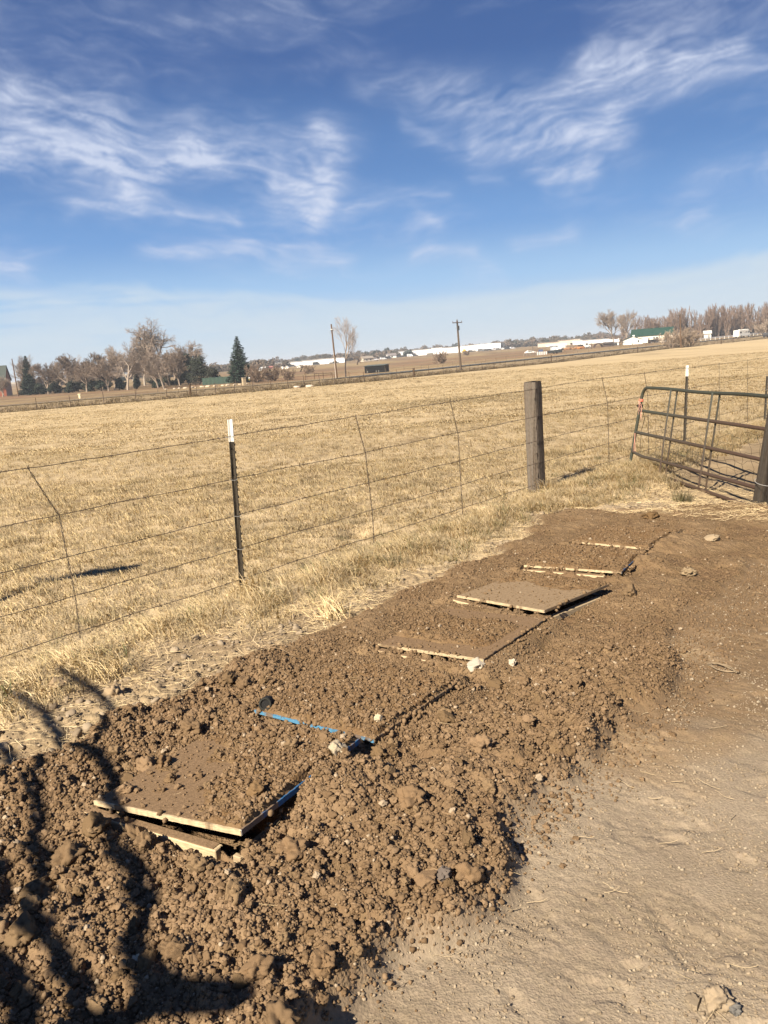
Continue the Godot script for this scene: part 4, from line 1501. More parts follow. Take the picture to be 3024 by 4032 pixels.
func tuft(blades: int, high: float, spread: float, wide: float, lean: float, sd: int) -> ArrayMesh:
	var r := RandomNumberGenerator.new()
	r.seed = sd
	var mb := MB.new()
	for k in blades:
		var a := r.randf() * TAU
		var p := Vector3(cos(a), 0, sin(a)) * spread * sqrt(r.randf())
		var b := r.randf() * TAU
		var dir := Vector3(cos(b), 0, sin(b))
		var h := high * r.randf_range(0.45, 1.15)
		var l := lean * r.randf_range(0.3, 1.3)
		var w := dir.cross(Vector3.UP).rotated(Vector3.UP, r.randf_range(-0.8, 0.8)) * wide * r.randf_range(0.6, 1.2)
		var m := p + Vector3(0, h * 0.55, 0) + dir * h * l * 0.35
		var e := p + Vector3(0, h * (1.0 - 0.25 * l), 0) + dir * h * l
		var v := r.randf_range(0.75, 1.18)
		mb.col = Color(v, v * r.randf_range(0.95, 1.02), v * r.randf_range(0.85, 1.0))
		var nn := (dir * 0.5 + Vector3.UP).normalized()
		var f := mb.v.size()
		mb.vert(p - w * 0.5, nn)
		mb.vert(p + w * 0.5, nn)
		mb.vert(m - w * 0.42, nn)
		mb.vert(m + w * 0.42, nn)
		mb.vert(e, nn)
		mb.ix.append_array([f, f + 2, f + 1, f + 1, f + 2, f + 3, f + 2, f + 4, f + 3])
	return mb.mesh(M.grass)

func grass_tint(x: float, z: float) -> Color:
	var a := nB.get_noise_2d(x * 0.7, z * 0.7)
	var c: Color = straw_col[0].lerp(straw_col[1], rng.randf())
	if rng.randf() < 0.25: c = straw_col[2]
	if a > 0.12 and rng.randf() < 0.5: c = straw_col[3].lerp(straw_col[4], rng.randf())
	return c * 1.08

func build_grass() -> void:
	var short := []
	var ws := []
	var ts := []
	for k in 6:
		short.append(tuft(20, 0.034 + 0.006 * k, 0.07, 0.0040, 1.15, 500 + k))
		ws.append([])
		ts.append([])
	var tall := []
	var wt := []
	var tt := []
	for k in 5:
		tall.append(tuft(24, 0.080 + 0.016 * k, 0.07, 0.0036, 1.0, 540 + k))
		wt.append([])
		tt.append([])
	var rough := []
	var wr := []
	var tr := []
	for k in 4:
		rough.append(tuft(18, 0.030, 0.18, 0.010, 1.2, 560 + k))
		wr.append([])
		tr.append([])
	# pasture: cells that widen with distance
	for band in [[3.4, 8.0, 0.062], [8.0, 13.0, 0.085], [13.0, 22.0, 0.14], [22.0, 36.0, 0.24], [36.0, 60.0, 0.5], [60.0, 105.0, 1.0]]:
		var z := float(band[0])
		var c: float = band[2]
		while z < band[1]:
			var x := -z * 0.56 - 2.2
			while x < z * 0.56 + 1.8:
				var px := x + rng.randf() * c
				var pz := -(z + rng.randf() * c)
				x += c
				var p := to_st(px, pz)
				if p.x > 0.95 and p.y < 2.6 or p.x > 12.0:
					continue
				var k := cover(p.x, p.y, px, pz) if p.x > 0.2 else Vector3(1, 0, 0)
				if k.x < 0.35 or absf(p.x + 5.72 + 0.25 * nA.get_noise_2d(px, pz)) < 0.13 and nB.get_noise_2d(px, pz) > -0.05 and rng.randf() < 0.8:
					continue
				var a := nB.get_noise_2d(px * 0.9, pz * 0.9)
				if rng.randf() > 0.82 + 0.25 * a or p.x > 1.0 and rng.randf() > 0.75:
					continue
				var t := grass_tint(px, pz)
				var sz := rng.randf_range(0.7, 1.25) * (1.0 + 0.35 * smoothstep(0.1, 0.5, a))
				var b := Basis(Vector3.UP, rng.randf() * TAU)
				if z > 20.0:
					var q := rng.randi() % 4
					wr[q].append(Transform3D(b.scaled(Vector3.ONE * sz * (1.0 + z * 0.018)), Vector3(px, base_y(pz) - 0.005, pz)))
					tr[q].append(t)
				else:
					var q := rng.randi() % 6
					ws[q].append(Transform3D(b.scaled(Vector3.ONE * sz * (1.0 if z < 8.0 else 1.15)), Vector3(px, ground_y(px, pz) - 0.004, pz)))
					ts[q].append(t)
			z += c
	# darker tufts and droppings dotted over the field
	var dots := []
	var dt := []
	for i in 9000:
		var z := 7.0 + 190.0 * pow(rng.randf(), 1.7)
		var x := rng.randf_range(-0.55, 0.56) * z
		var p := to_st(x, -z)
		var b := nB.get_noise_2d(x * 0.16, z * 0.35)
		if p.x > -0.5 or (x + z - 187.0) * 0.707 > -42.0 and x > 20.0 or b < 0.0 and rng.randf() > 0.25 or z > 78.0 + maxf(0.0, x + 36.0) * 0.85:
			continue
		dots.append(Transform3D(Basis(Vector3.UP, rng.randf() * TAU).scaled(Vector3(1.0, 0.7, 1.0) * rng.randf_range(0.3, 1.0) * (0.5 + minf(z, 80.0) * 0.018)), Vector3(x, ground_y(x, -z) - 0.004, -z)))
		dt.append(L(0.20, 0.145, 0.08).lerp(L(0.36, 0.27, 0.15), rng.randf()))
	many("dark_tufts", tuft(22, 0.05, 0.20, 0.014, 1.0, 580), dots, dt, "darker weathered tufts dotted over the pasture", "grass")
	# the uncut strip along the fence
	for i in 11000:
		var t := rng.randf_range(-3.2, 12.0)
		var s := rng.randf_range(-0.55, 1.9)
		var p := to_xz(s, t)
		if absf(p.x) > -p.y * 0.54 + 1.9:
			continue
		var k := cover(s, t, p.x, p.y)
		var ridge := exp(-pow((s - 0.45) / 0.30, 2.0)) if t < 3.0 else exp(-pow((s - 0.7) / 0.55, 2.0))
		var gap := smoothstep(-0.35, 0.1, nB.get_noise_2d(p.x * 1.3 + 5.0, p.y * 1.3))
		if rng.randf() > k.x * (0.16 + 0.9 * ridge * gap):
			continue
		var q := rng.randi() % 5
		var sz := rng.randf_range(0.6, 1.05) * (0.75 + 0.45 * ridge)
		wt[q].append(Transform3D(Basis(Vector3.UP, rng.randf() * TAU).scaled(Vector3(1, rng.randf_range(0.75, 1.0), 1) * sz), Vector3(p.x, ground_y(p.x, p.y) - 0.006, p.y)))
		tt[q].append(straw_col[rng.randi() % 3] * 1.08 if rng.randf() > 0.08 else L(0.23, 0.24, 0.11))
	for k in 6:
		many("pasture_grass", short[k], ws[k], ts[k], "short dry grass of the grazed pasture", "grass")
	for k in 5:
		many("fence_line_grass", tall[k], wt[k], tt[k], "taller dry grass in the uncut strip along the fence", "grass")
	for k in 4:
		many("pasture_grass", rough[k], wr[k], tr[k], "dry grass farther out in the pasture", "grass")
	# tufts that stand out on their own
	var list := [[-0.40, -5.02, 1.35, 0.9, "bushy straw coloured tuft leaning over the dug soil below the fence"], [-1.52, -4.22, 1.2, -0.3, "upright dry tuft on the pale verge at the left"], [2.95, -8.0, 1.2, 0.5, "dull greenish grass tuft at the foot of the gate"], [1.80, -8.72, 1.3, 0.1, "thin dry tuft at the foot of the thick wooden post"], [-0.95, -5.72, 1.3, 0.2, "dry tuft at the foot of the nearest steel post"]]
	for i in list.size():
		var r: Array = list[i]
		var o := thing("grass_tuft", r[4], "grass tuft", Vector3(r[0], ground_y(r[0], r[1]) - 0.01, r[1]), i * 1.1)
		for k in 3:
			var m := tuft(46, 0.145, 0.07, 0.0036, 0.9, 600 + i * 3 + k)
			var q := part_mesh("blades", tinted_mul(m, L(0.40, 0.36, 0.19) if i == 2 else straw_col[k % 2] * 1.1), o, Transform3D(Basis(Vector3(1, 0, 0.3).normalized(), r[3] * 0.35).scaled(Vector3.ONE * r[2]), Vector3(0.04 * k, 0, 0.03 * (k - 1))))
			q.set_meta("kind", "stuff")

func tinted_mul(mesh: ArrayMesh, c: Color) -> ArrayMesh:
	var a := mesh.surface_get_arrays(0)
	var col: PackedColorArray = a[Mesh.ARRAY_COLOR]
	for i in col.size():
		col[i] = col[i] * c
	a[Mesh.ARRAY_COLOR] = col
	var am := ArrayMesh.new()
	am.add_surface_from_arrays(Mesh.PRIMITIVE_TRIANGLES, a)
	am.surface_set_material(0, mesh.surface_get_material(0))
	return am

func stem_mesh(sd: int, len: float, r: float, bend: float) -> ArrayMesh:
	var q := RandomNumberGenerator.new()
	q.seed = sd
	var mb := MB.new()
	var pts := []
	var d := Vector3(1, 0, 0)
	var p := Vector3(-len * 0.5, 0, 0)
	for i in 6:
		pts.append(p)
		d = (d + Vector3(0, q.randf_range(-0.15, 0.18), q.randf_range(-bend, bend))).normalized()
		p += d * len / 5.0
	mb.tube(pts, r, r * 0.6, 4)
	return mb.mesh(M.plain)

func build_litter() -> void:
	var stems := []
	for k in 8:
		stems.append(stem_mesh(700 + k, 1.0, 0.013, 0.4))
	var where := []
	var tint := []
	for k in 8:
		where.append([])
		tint.append([])
	for i in 60000:
		var s := rng.randf_range(0.55, 6.0)
		var t := rng.randf_range(-4.2, 5.2)
		var p := to_xz(s, t)
		if p.y > -1.2 or absf(p.x) > -p.y * 0.52 + 0.3:
			continue
		var k := cover(s, t, p.x, p.y)
		if k.x > 0.9:
			continue
		var verge := s < 1.75 and k.z < 0.5 or t > 3.2
		var patch := smoothstep(-0.1, 0.35, nB.get_noise_2d(p.x * 1.1 + 60.0, p.y * 1.1))
		if rng.randf() > ((0.45 + 0.55 * patch) if verge else (0.012 if k.z > 0.5 else 0.020)):
			continue
		var lid := on_lid(s, t)
		var len := rng.randf_range(0.025, 0.12)
		var q := rng.randi() % 8
		if not verge: len *= 0.5
		where[q].append(Transform3D(Basis.from_euler(Vector3(rng.randf_range(-0.3, 0.3), rng.randf() * TAU, rng.randf_range(-0.22, 0.22))).scaled(Vector3(len, len * 0.7, len)), Vector3(p.x, (lid if lid >= 0 else ground_y(p.x, p.y)) + 0.010, p.y)))
		tint[q].append(straw_col[rng.randi() % 3] * (1.05 if verge else 0.75))
	for k in 8:
		many("straw_litter", stems[k], where[k], tint[k], "broken dry straw scattered over the bare ground", "straw")
	# stems one can pick out on the packed dirt
	var n := 0
	var tries := 0
	var metal := []
	for k in 8:
		metal.append(tinted(stem_mesh(720 + k, 0.040 + 0.008 * k, 0.0013, 0.45), L(0.38, 0.30, 0.195)))
	while n < 32 and tries < 3000:
		tries += 1
		var s := rng.randf_range(2.9, 5.2)
		var t := rng.randf_range(-3.4, 1.6)
		var p := to_xz(s, t)
		if p.y > -1.55 or absf(p.x) > -p.y * 0.45:
			continue
		if cover(s, t, p.x, p.y).z > 0.4:
			continue
		var o := part_mesh("straw_stem", metal[rng.randi() % 8], self, Transform3D(Basis.from_euler(Vector3(rng.randf_range(-0.4, 0.4), rng.randf() * TAU, rng.randf_range(-0.1, 0.14))), Vector3(p.x, ground_y(p.x, p.y) + 0.007, p.y)))
		tag(o, "thin dry stem lying on the pale packed dirt", "stem", "dry stems on the packed dirt")
		n += 1
	# a loop of old twine
	var loop := MB.new()
	loop.col = L(0.22, 0.17, 0.11)
	for k in 3:
		var pts := []
		for i in 19:
			var f := i / 18.0
			var a := TAU * (f - 0.25) * 0.93
			var x := 0.032 * cos(a) * (1.0 - 0.55 * smoothstep(0.2, -1.0, sin(a))) + 0.004 * k
			pts.append(Vector3(x, 0.006 + 0.003 * sin(f * 20.0 + k), -0.075 * sin(a) + 0.006 * k))
		loop.tube(pts, 0.0022, 0.0022, 5)
	var g := Vector2(1.545, -3.74)
	var lo := part("twine_loop", loop, M.plain, self)
	lo.position = Vector3(g.x, ground_y(g.x, g.y) + 0.004, g.y)
	lo.rotation.y = 0.5
	tag(lo, "small loop of grey brown twine on the packed dirt", "twine")
	var tg := MB.new()
	tg.col = L(0.26, 0.19, 0.12)
	for k in 9:
		var pts := []
		var p := Vector3(0.02 * sin(k * 2.0), 0.02, 0.02 * cos(k))
		var d := Vector3(cos(k * 1.9), 0.35, sin(k * 1.9)).normalized()
		for i in 6:
			pts.append(p)
			p += d * 0.045
			d = (d + Vector3(0.25 * sin(i * 2.0 + k), -0.16, 0.25 * cos(i * 1.3 + k))).normalized()
		tg.tube(pts, 0.0022, 0.001, 4)
	var tp := Vector2(-0.72, -4.30)
	var tgo := part("dead_weed", tg, M.plain, self)
	tgo.position = Vector3(tp.x, ground_y(tp.x, tp.y), tp.y)
	tag(tgo, "tangled dead weed on the smooth soil left of the third lid", "weed")

# ------------------------------------------------------------------ bare tree behind the camera at the left; its boughs shade the lower left
func build_shade_tree() -> void:
	var o := thing("bare_tree", "small bare tree standing behind the camera at the left, casting branch shadows", "tree", Vector3(-6.3, 0, 2.6))
	var at := o.position
	var tr := MB.new()
	tr.col = L(0.16, 0.12, 0.085)
	tr.tube([Vector3(0, -0.2, 0), Vector3(0.1, 0.8, -0.05), Vector3(0.3, 1.6, -0.1), Vector3(0.6, 2.1, -0.3)], 0.16, 0.12, 10)
	part("trunk", tr, M.bark, o)
	var boughs := [
		[[Vector3(-5.7, 2.1, 2.3), Vector3(-4.4, 2.25, 1.5), Vector3(-3.2, 2.2, 0.75), Vector3(-2.35, 2.05, 0.22), Vector3(-1.95, 1.93, -0.02), Vector3(-1.89, 1.81, -0.14), Vector3(-2.15, 2.04, 0.02), Vector3(-2.41, 2.29, 0.18), Vector3(-2.36, 2.18, -0.02), Vector3(-2.14, 1.88, -0.44), Vector3(-2.17, 1.83, -0.57), Vector3(-2.41, 2.10, -0.43), Vector3(-2.66, 2.30, -0.36), Vector3(-2.55, 2.14, -0.70), Vector3(-2.45, 1.85, -1.18), Vector3(-2.54, 1.86, -1.35), Vector3(-2.86, 2.15, -1.23), Vector3(-3.08, 2.30, -1.16)], 0.043, 0.020],
		[[Vector3(-2.15, 2.05, 0.10), Vector3(-1.92, 1.96, 0.03), Vector3(-1.80, 1.92, 0.0)], 0.049, 0.039],
		[[Vector3(-5.7, 2.1, 2.3), Vector3(-4.2, 2.3, 1.3), Vector3(-2.9, 2.1, 0.5), Vector3(-2.18, 1.93, 0.07), Vector3(-2.15, 1.81, -0.13), Vector3(-2.40, 2.04, -0.01), Vector3(-2.67, 2.29, 0.10), Vector3(-2.67, 2.18, -0.13), Vector3(-2.51, 1.88, -0.55), Vector3(-2.52, 1.83, -0.76), Vector3(-2.80, 2.10, -0.59), Vector3(-3.03, 2.30, -0.59), Vector3(-3.02, 2.14, -1.04), Vector3(-2.85, 1.85, -1.55), Vector3(-2.94, 1.86, -1.76), Vector3(-3.30, 2.15, -1.70), Vector3(-3.63, 2.30, -1.83)], 0.032, 0.017],
		[[Vector3(-3.3, 2.3, 0.5), Vector3(-3.25, 2.2, -0.6), Vector3(-2.98, 1.89, -1.28), Vector3(-3.02, 1.82, -1.52), Vector3(-3.35, 2.09, -1.47)], 0.029, 0.020],
		[[Vector3(-3.3, 2.3, 0.9), Vector3(-2.64, 2.30, 0.42), Vector3(-2.60, 2.13, 0.14), Vector3(-2.44, 1.84, -0.21), Vector3(-2.55, 1.86, -0.30), Vector3(-2.9, 2.1, -0.5)], 0.046, 0.032],
		[[Vector3(-3.08, 2.30, -1.16), Vector3(-2.67, 1.88, -1.60), Vector3(-2.67, 1.88, -1.78), Vector3(-3.02, 2.18, -1.71), Vector3(-3.23, 2.29, -1.78), Vector3(-3.18, 2.05, -2.19), Vector3(-3.15, 1.81, -2.62)], 0.017, 0.017],
		[[Vector3(-5.7, 2.1, 2.3), Vector3(-6.0, 3.0, 0.0), Vector3(-5.4, 3.1, -2.6), Vector3(-5.05, 3.0, -3.55)], 0.05, 0.03],
		[[Vector3(-5.05, 3.0, -3.55), Vector3(-4.9, 3.0, -3.68), Vector3(-4.75, 3.02, -3.78), Vector3(-4.45, 3.05, -3.80)], 0.045, 0.11]]
	for b in boughs:
		var mb := MB.new()
		mb.col = tr.col
		var pts := []
		for p in b[0]:
			pts.append(p - at)
		mb.tube(pts, b[1], b[2], 8)
		part("bough", mb, M.bark, o)

# ------------------------------------------------------------------ roadside
func build_roadside() -> void:
	var w1 := tuft(14, 0.30, 0.35, 0.03, 0.8, 801)
	var w2 := tuft(18, 0.45, 0.5, 0.03, 0.9, 802)
	var a := []
	var ta := []
	var b := []
	var tb := []
	var side := road_side(-5.0)
	for i in 5200:
		var f := rng.randf()
		var v := rng.randf()
		var p := along(EDGE, f).lerp(along(side, f), v * v)
		if absf(p.x) > -p.y * 0.54 + 5:
			continue
		var c := L(0.28, 0.21, 0.13).lerp(L(0.40, 0.31, 0.19), rng.randf())
		if rng.randf() < 0.12: c = L(0.13, 0.10, 0.07)
		if nB.get_noise_2d(p.x * 0.1, p.y * 0.1) < -0.05 and v > 0.2:
			continue
		var x := Transform3D(Basis(Vector3.UP, rng.randf() * TAU).scaled(Vector3.ONE * rng.randf_range(0.6, 1.4)), Vector3(p.x, base_y(p.y) + 0.03, p.y))
		if rng.randf() < 0.5:
			a.append(x)
			ta.append(c)
		else:
			b.append(x)
			tb.append(c)
	many("verge_weeds", w1, a, ta, "dead weeds in the ditch along the road", "weeds")
	many("verge_weeds", w2, b, tb, "dead weeds in the ditch along the road", "weeds")
	# fence at the far edge of the pasture
	var at := Vector3(-0.4, base_y(-104), -104)
	var fence := thing("roadside_fence", "low wire fence with thin posts at the far edge of the pasture", "fence", at)
	var wires := [[], [], []]
	for i in 54:
		var f := 0.13 + 0.80 * i / 53.0
		var p := along(EDGE, f) + Vector2(0.9, -1.2)
		var g := Vector3(p.x, base_y(p.y), p.y) - at
		for k in 3:
			wires[k].append(g + Vector3(0, 0.45 + 0.4 * k, 0))
		var mb := MB.new()
		mb.col = L(0.075, 0.058, 0.045)
		var h := rng.randf_range(1.15, 1.4)
		mb.tube([g + Vector3(0, -0.2, 0), g + Vector3(rng.randf_range(-0.06, 0.06), h, 0)], 0.034, 0.028, 6)
		part("post", mb, M.bark, fence)
	for q in [[-20.8, -95.5, 1.35], [5.5, -115.6, 1.25], [40.2, -190.9, 1.6], [69.5, -222.2, 1.5], [104.0, -252.6, 1.7], [111.5, -261.8, 1.55]]:
		var mb := MB.new()
		mb.col = L(0.085, 0.055, 0.038)
		var g := Vector3(q[0], base_y(q[1]), q[1]) - at
		mb.tube([g + Vector3(0, -0.2, 0), g + Vector3(0.03, q[2], 0)], 0.13, 0.12, 8)
		part("thick_post", mb, M.bark, fence)
	for k in 3:
		var mb := MB.new()
		mb.col = L(0.10, 0.08, 0.065)
		mb.tube(wires[k], 0.006, 0.006, 3, false)
		part("wire", mb, M.wire, fence)
	var at2 := Vector3(28, -3.2, -236)
	var fence2 := thing("field_fence", "thin post fence on the far side of the road", "fence", at2)
	var line := []
	var off := road_side(11.0)
	for i in 46:
		var p := along(off, 0.25 + 0.6 * i / 45.0)
		var g := Vector3(p.x, base_y(p.y), p.y) - at2
		line.append(g + Vector3(0, 1.0, 0))
		var mb := MB.new()
		mb.col = L(0.15, 0.12, 0.095)
		mb.tube([g + Vector3(0, -0.1, 0), g + Vector3(0, rng.randf_range(1.1, 1.5), 0)], 0.05, 0.04, 5)
		part("post", mb, M.bark, fence2)
	var lw := MB.new()
	lw.col = L(0.12, 0.10, 0.08)
	lw.tube(line, 0.008, 0.008, 3, false)
	part("wire", lw, M.wire, fence2)
	# rail fence by the second bare tree
	var rail := thing("rail_fence", "brown wooden rail fence beside the road left of the pole", "fence", Vector3(-13.5, -3.2, -193))
	for q in [[-2.0, 1.85], [0.0, 1.75], [2.0, 1.65], [4.0, 1.25]]:
		var mb := MB.new()
		mb.col = L(0.11, 0.075, 0.05)
		mb.box(Vector3(q[0], q[1] * 0.5, -q[0] * 0.35), Vector3(0.17, q[1], 0.17), 0.02)
		part("post", mb, M.bark, rail)
	for q in [[0.95, -2.0, 4.0], [1.35, 0.0, 4.0]]:
		var mb := MB.new()
		mb.col = L(0.13, 0.09, 0.06)
		mb.tube([Vector3(q[1], q[0], -q[1] * 0.35 + 0.1), Vector3(q[2], q[0] - 0.1, -q[2] * 0.35 + 0.1)], 0.08, 0.07, 6)
		part("rail", mb, M.bark, rail)
	# power poles
	pole(Vector3(-8.3, -3.2, -190.7), 12.0, false, "tall bare power pole with a pale band, left of the thin tree", 1.2)
	pole(Vector3(14.3, base_y(-138.3), -138.3), 8.25, true, "power pole with crossarm and transformer in the middle of the view", 1.0)
	pole(Vector3(87.8, -3.2, -240.9), 9.5, true, "power pole with crossarm rising out of the round bush at the right", 1.0)
	pole(Vector3(-110.0, -3.2, -262.0), 11.6, false, "grey broken pole above the trees at the far left", 1.0)
	pole(Vector3(90.4, -3.2, -477.5), 5.6, false, "thin distant pole behind the parked vehicles", 0.8)
	pole(Vector3(93.0, -3.2, -360.0), 3.2, false, "short brown post left of the junk pile", 0.9)
	# masonry pillar, sign, marker
	var pil := thing("stone_pillar", "square tan stone gate pillar at the roadside in front of the spruce", "pillar", Vector3(-28.9, -3.2, -188.6), 0.55)
	var pm := MB.new()
	pm.col = L(0.46, 0.37, 0.25)
	pm.box(Vector3(0, 0.85, 0), Vector3(0.78, 1.7, 0.78), 0.04)
	part("shaft", pm, M.stone, pil)
	var cap := MB.new()
	cap.col = L(0.36, 0.30, 0.22)
	cap.box(Vector3(0, 1.75, 0), Vector3(0.92, 0.12, 0.92), 0.02)
	part("cap", cap, M.stone, pil)
	var mail := thing("mailbox", "mailbox on a dark post with a white top beside the stone pillar", "mailbox", Vector3(-27.6, -3.2, -188.4))
	var m1 := MB.new()
	m1.col = L(0.05, 0.045, 0.04)
	m1.box(Vector3(0, 0.6, 0), Vector3(0.12, 1.2, 0.12))
	m1.box(Vector3(0, 1.0, 0.1), Vector3(0.5, 0.08, 0.5))
	part("post", m1, M.plain, mail)
	var m2 := MB.new()
	m2.col = L(0.22, 0.19, 0.05)
	m2.box(Vector3(0.02, 1.22, 0.1), Vector3(0.32, 0.30, 0.55), 0.06)
	part("box", m2, M.paint, mail)
	var m3 := MB.new()
	m3.col = L(0.72, 0.72, 0.72)
	m3.box(Vector3(0.02, 1.60, 0.1), Vector3(0.36, 0.26, 0.5), 0.08)
	part("upper_box", m3, M.paint, mail)
	var mk := MB.new()
	mk.col = L(0.66, 0.58, 0.38)
	mk.box(Vector3(0, 0.42, 0), Vector3(0.42, 0.85, 0.25), 0.05)
	mk.box(Vector3(0, 0.95, 0), Vector3(0.62, 0.24, 0.42), 0.05)
	var mo := part("road_marker", mk, M.paint, self)
	mo.position = Vector3(-62.0, base_y(-178.0), -178.0)
	tag(mo, "small pale yellow marker box by the road at the left", "marker")
	for q in [[-8.9, -96.5, 0.30, "left"], [-7.5, -97.2, 0.33, "right"]]:
		var bm := tinted(ball(2, int(900 + q[2] * 100), 0.4, 4, Vector3(1.4, 0.6, 0.9), M.stone), L(0.62, 0.52, 0.42))
		var bo := part_mesh("boulder", bm, self, Transform3D(Basis().scaled(Vector3.ONE * q[2]), Vector3(q[0], base_y(q[1]) + 0.1, q[1])))
		tag(bo, "pale boulder in the far verge, the %s one of two" % q[3], "boulder")
	for i in 14:
		var bm := tinted(ball(2, 930 + i % 3, 0.4, 4, Vector3(1.3, 0.6, 0.9), M.stone), L(0.55, 0.46, 0.34))
		var p := Vector3(-50.0 + i * 1.55 + rng.randf() * 0.8, -3.2, -203.0 + i * 0.6)
		var bo := part_mesh("boulder", bm, self, Transform3D(Basis(Vector3.UP, i).scaled(Vector3.ONE * rng.randf_range(0.3, 0.55)), p + Vector3(0, 0.15, 0)))
		tag(bo, "pale boulder in the row in front of the green fence", "boulder", "boulders along the drive")
	# long dark shed in the field
	var shed := thing("field_shed", "long low dark shed standing alone in the field beyond the road", "shed", Vector3(0.9, -3.2, -216.0), -0.42)
	var sb := MB.new()
	sb.col = L(0.008, 0.009, 0.009)
	sb.box(Vector3(0, 0.95, 0), Vector3(5.6, 1.9, 2.6))
	part("front_wall", sb, M.plain, shed)
	var se := MB.new()
	se.col = L(0.085, 0.075, 0.06)
	se.box(Vector3(2.83, 0.95, 0), Vector3(0.06, 1.9, 2.62))
	part("end_wall", se, M.plain, shed)
	var sr := MB.new()
	sr.col = L(0.09, 0.10, 0.095)
	sr.x = Transform3D(Basis(Vector3.RIGHT, 0.06), Vector3(0, 1.97, 0))
	sr.box(Vector3.ZERO, Vector3(6.0, 0.10, 3.0))
	part("roof", sr, M.plain, shed)
	for q in [-2.0, 0.4, 1.1]:
		var dm := MB.new()
		dm.col = L(0.30, 0.30, 0.28)
		dm.box(Vector3(q, 0.45, 1.32), Vector3(0.12, 0.40, 0.05))
		part("feeder", dm, M.plain, shed)

func pole(at: Vector3, high: float, arm: bool, label: String, thick: float) -> void:
	var o := thing("utility_pole", label, "utility pole", at, 0.0, "poles along the road")
	var mb := MB.new()
	mb.col = L(0.12, 0.075, 0.045) if high > 8.4 else L(0.105, 0.08, 0.06)
	mb.tube([Vector3(0, -0.4, 0), Vector3(-high * 0.012, high * 0.5, 0), Vector3(-high * 0.022, high, 0)], 0.20 * thick, 0.13 * thick, 10)
	part("pole", mb, M.bark, o)
	if arm:
		var am := MB.new()
		am.col = L(0.11, 0.09, 0.075)
		am.x = Transform3D(Basis(Vector3.UP, 0.55), Vector3(-high * 0.021, high - 0.35, 0.14))
		am.box(Vector3.ZERO, Vector3(1.9, 0.13, 0.12), 0.01)
		part("crossarm", am, M.bark, o)
		for q in [-0.9, 0.9]:
			var im := MB.new()
			im.x = am.x
			im.col = L(0.14, 0.13, 0.125)
			im.tube([Vector3(q, 0.06, 0), Vector3(q, 0.28, 0)], 0.06, 0.05, 8)
			part("insulator", im, M.paint, o)
		var tm := MB.new()
		tm.col = L(0.14, 0.13, 0.125)
		tm.tube([Vector3(-high * 0.022, high, 0), Vector3(-high * 0.022, high + 0.25, 0)], 0.06, 0.05, 8)
		part("insulator", tm, M.paint, o)
		if high < 9.0:
			var cm := MB.new()
			cm.col = L(0.035, 0.035, 0.035)
			cm.tube([Vector3(-0.10, high - 1.55, 0.25), Vector3(-0.10, high - 0.85, 0.25)], 0.22, 0.22, 10)
			part("transformer", cm, M.paint, o)
			var lm := MB.new()
			lm.col = L(0.25, 0.25, 0.25)
			lm.tube([Vector3(-0.1, high - 1.1, 0.2), Vector3(-0.45, high - 1.15, 0.2), Vector3(-0.55, high - 1.35, 0.2)], 0.03, 0.03, 5)
			part("bracket", lm, M.paint, o)
	elif high > 11.8:
		var wm := MB.new()
		wm.col = L(0.55, 0.55, 0.52)
		wm.tube([Vector3(-0.25, high - 1.25, 0), Vector3(-0.25, high - 1.05, 0)], 0.26, 0.26, 10)
		part("pale_band", wm, M.paint, o)
		var dm := MB.new()
		dm.col = L(0.06, 0.055, 0.05)
		dm.box(Vector3(-0.22, high - 1.45, 0.05), Vector3(0.62, 0.16, 0.22), 0.02)
		part("bracket", dm, M.bark, o)
		var cm := MB.new()
		cm.col = L(0.60, 0.58, 0.55)
		cm.tube([Vector3(-0.22, 0.0, 0.10), Vector3(-0.30, high * 0.66, 0.06)], 0.05, 0.04, 6)
		part("conduit", cm, M.paint, o)

# ------------------------------------------------------------------ trees far off
func grow(tr: MB, cr: MB, p: Vector3, d: Vector3, len: float, r: float, level: int, o: Dictionary, g: RandomNumberGenerator) -> void:
	var seg := 4 if level < 2 else (2 if level >= o.levels else 3)
	var pts := [p]
	var dirs := [d]
	var q := p
	var dd := d
	for i in seg:
		dd = (dd + Vector3(g.randfn(), g.randfn(), g.randfn()) * o.wob + Vector3.UP * o.up).normalized()
		q += dd * len / seg
		pts.append(q)
		dirs.append(dd)
	var top: bool = level >= o.levels
	var mb := tr if level < o.trunk else cr
	mb.col = o.bark if level < o.trunk else (o.twig as Color) * g.randf_range(0.8, 1.2)
	mb.tube(pts, r, maxf(r * (0.35 if top else 0.55), o.tip), 6 if level < 2 else 3, false)
	if top:
		return
	var n: int = o.kids[level]
	for k in n:
		var f := lerpf(o.from[level], 1.0, (k + g.randf()) / n)
		var i := mini(int(f * seg), seg - 1)
		var at: Vector3 = pts[i].lerp(pts[i + 1], f * seg - i)
		var axis2: Vector3 = dirs[i + 1].cross(Vector3(g.randfn(), g.randfn(), g.randfn())).normalized()
		var nd: Vector3 = dirs[i + 1].rotated(axis2, deg_to_rad(o.angle) * g.randf_range(0.6, 1.3))
		grow(tr, cr, at, nd, len * o.ratio * (1.15 - 0.45 * f) * g.randf_range(0.75, 1.2), maxf(r * lerpf(0.62, 0.38, f), o.tip), level + 1, o, g)

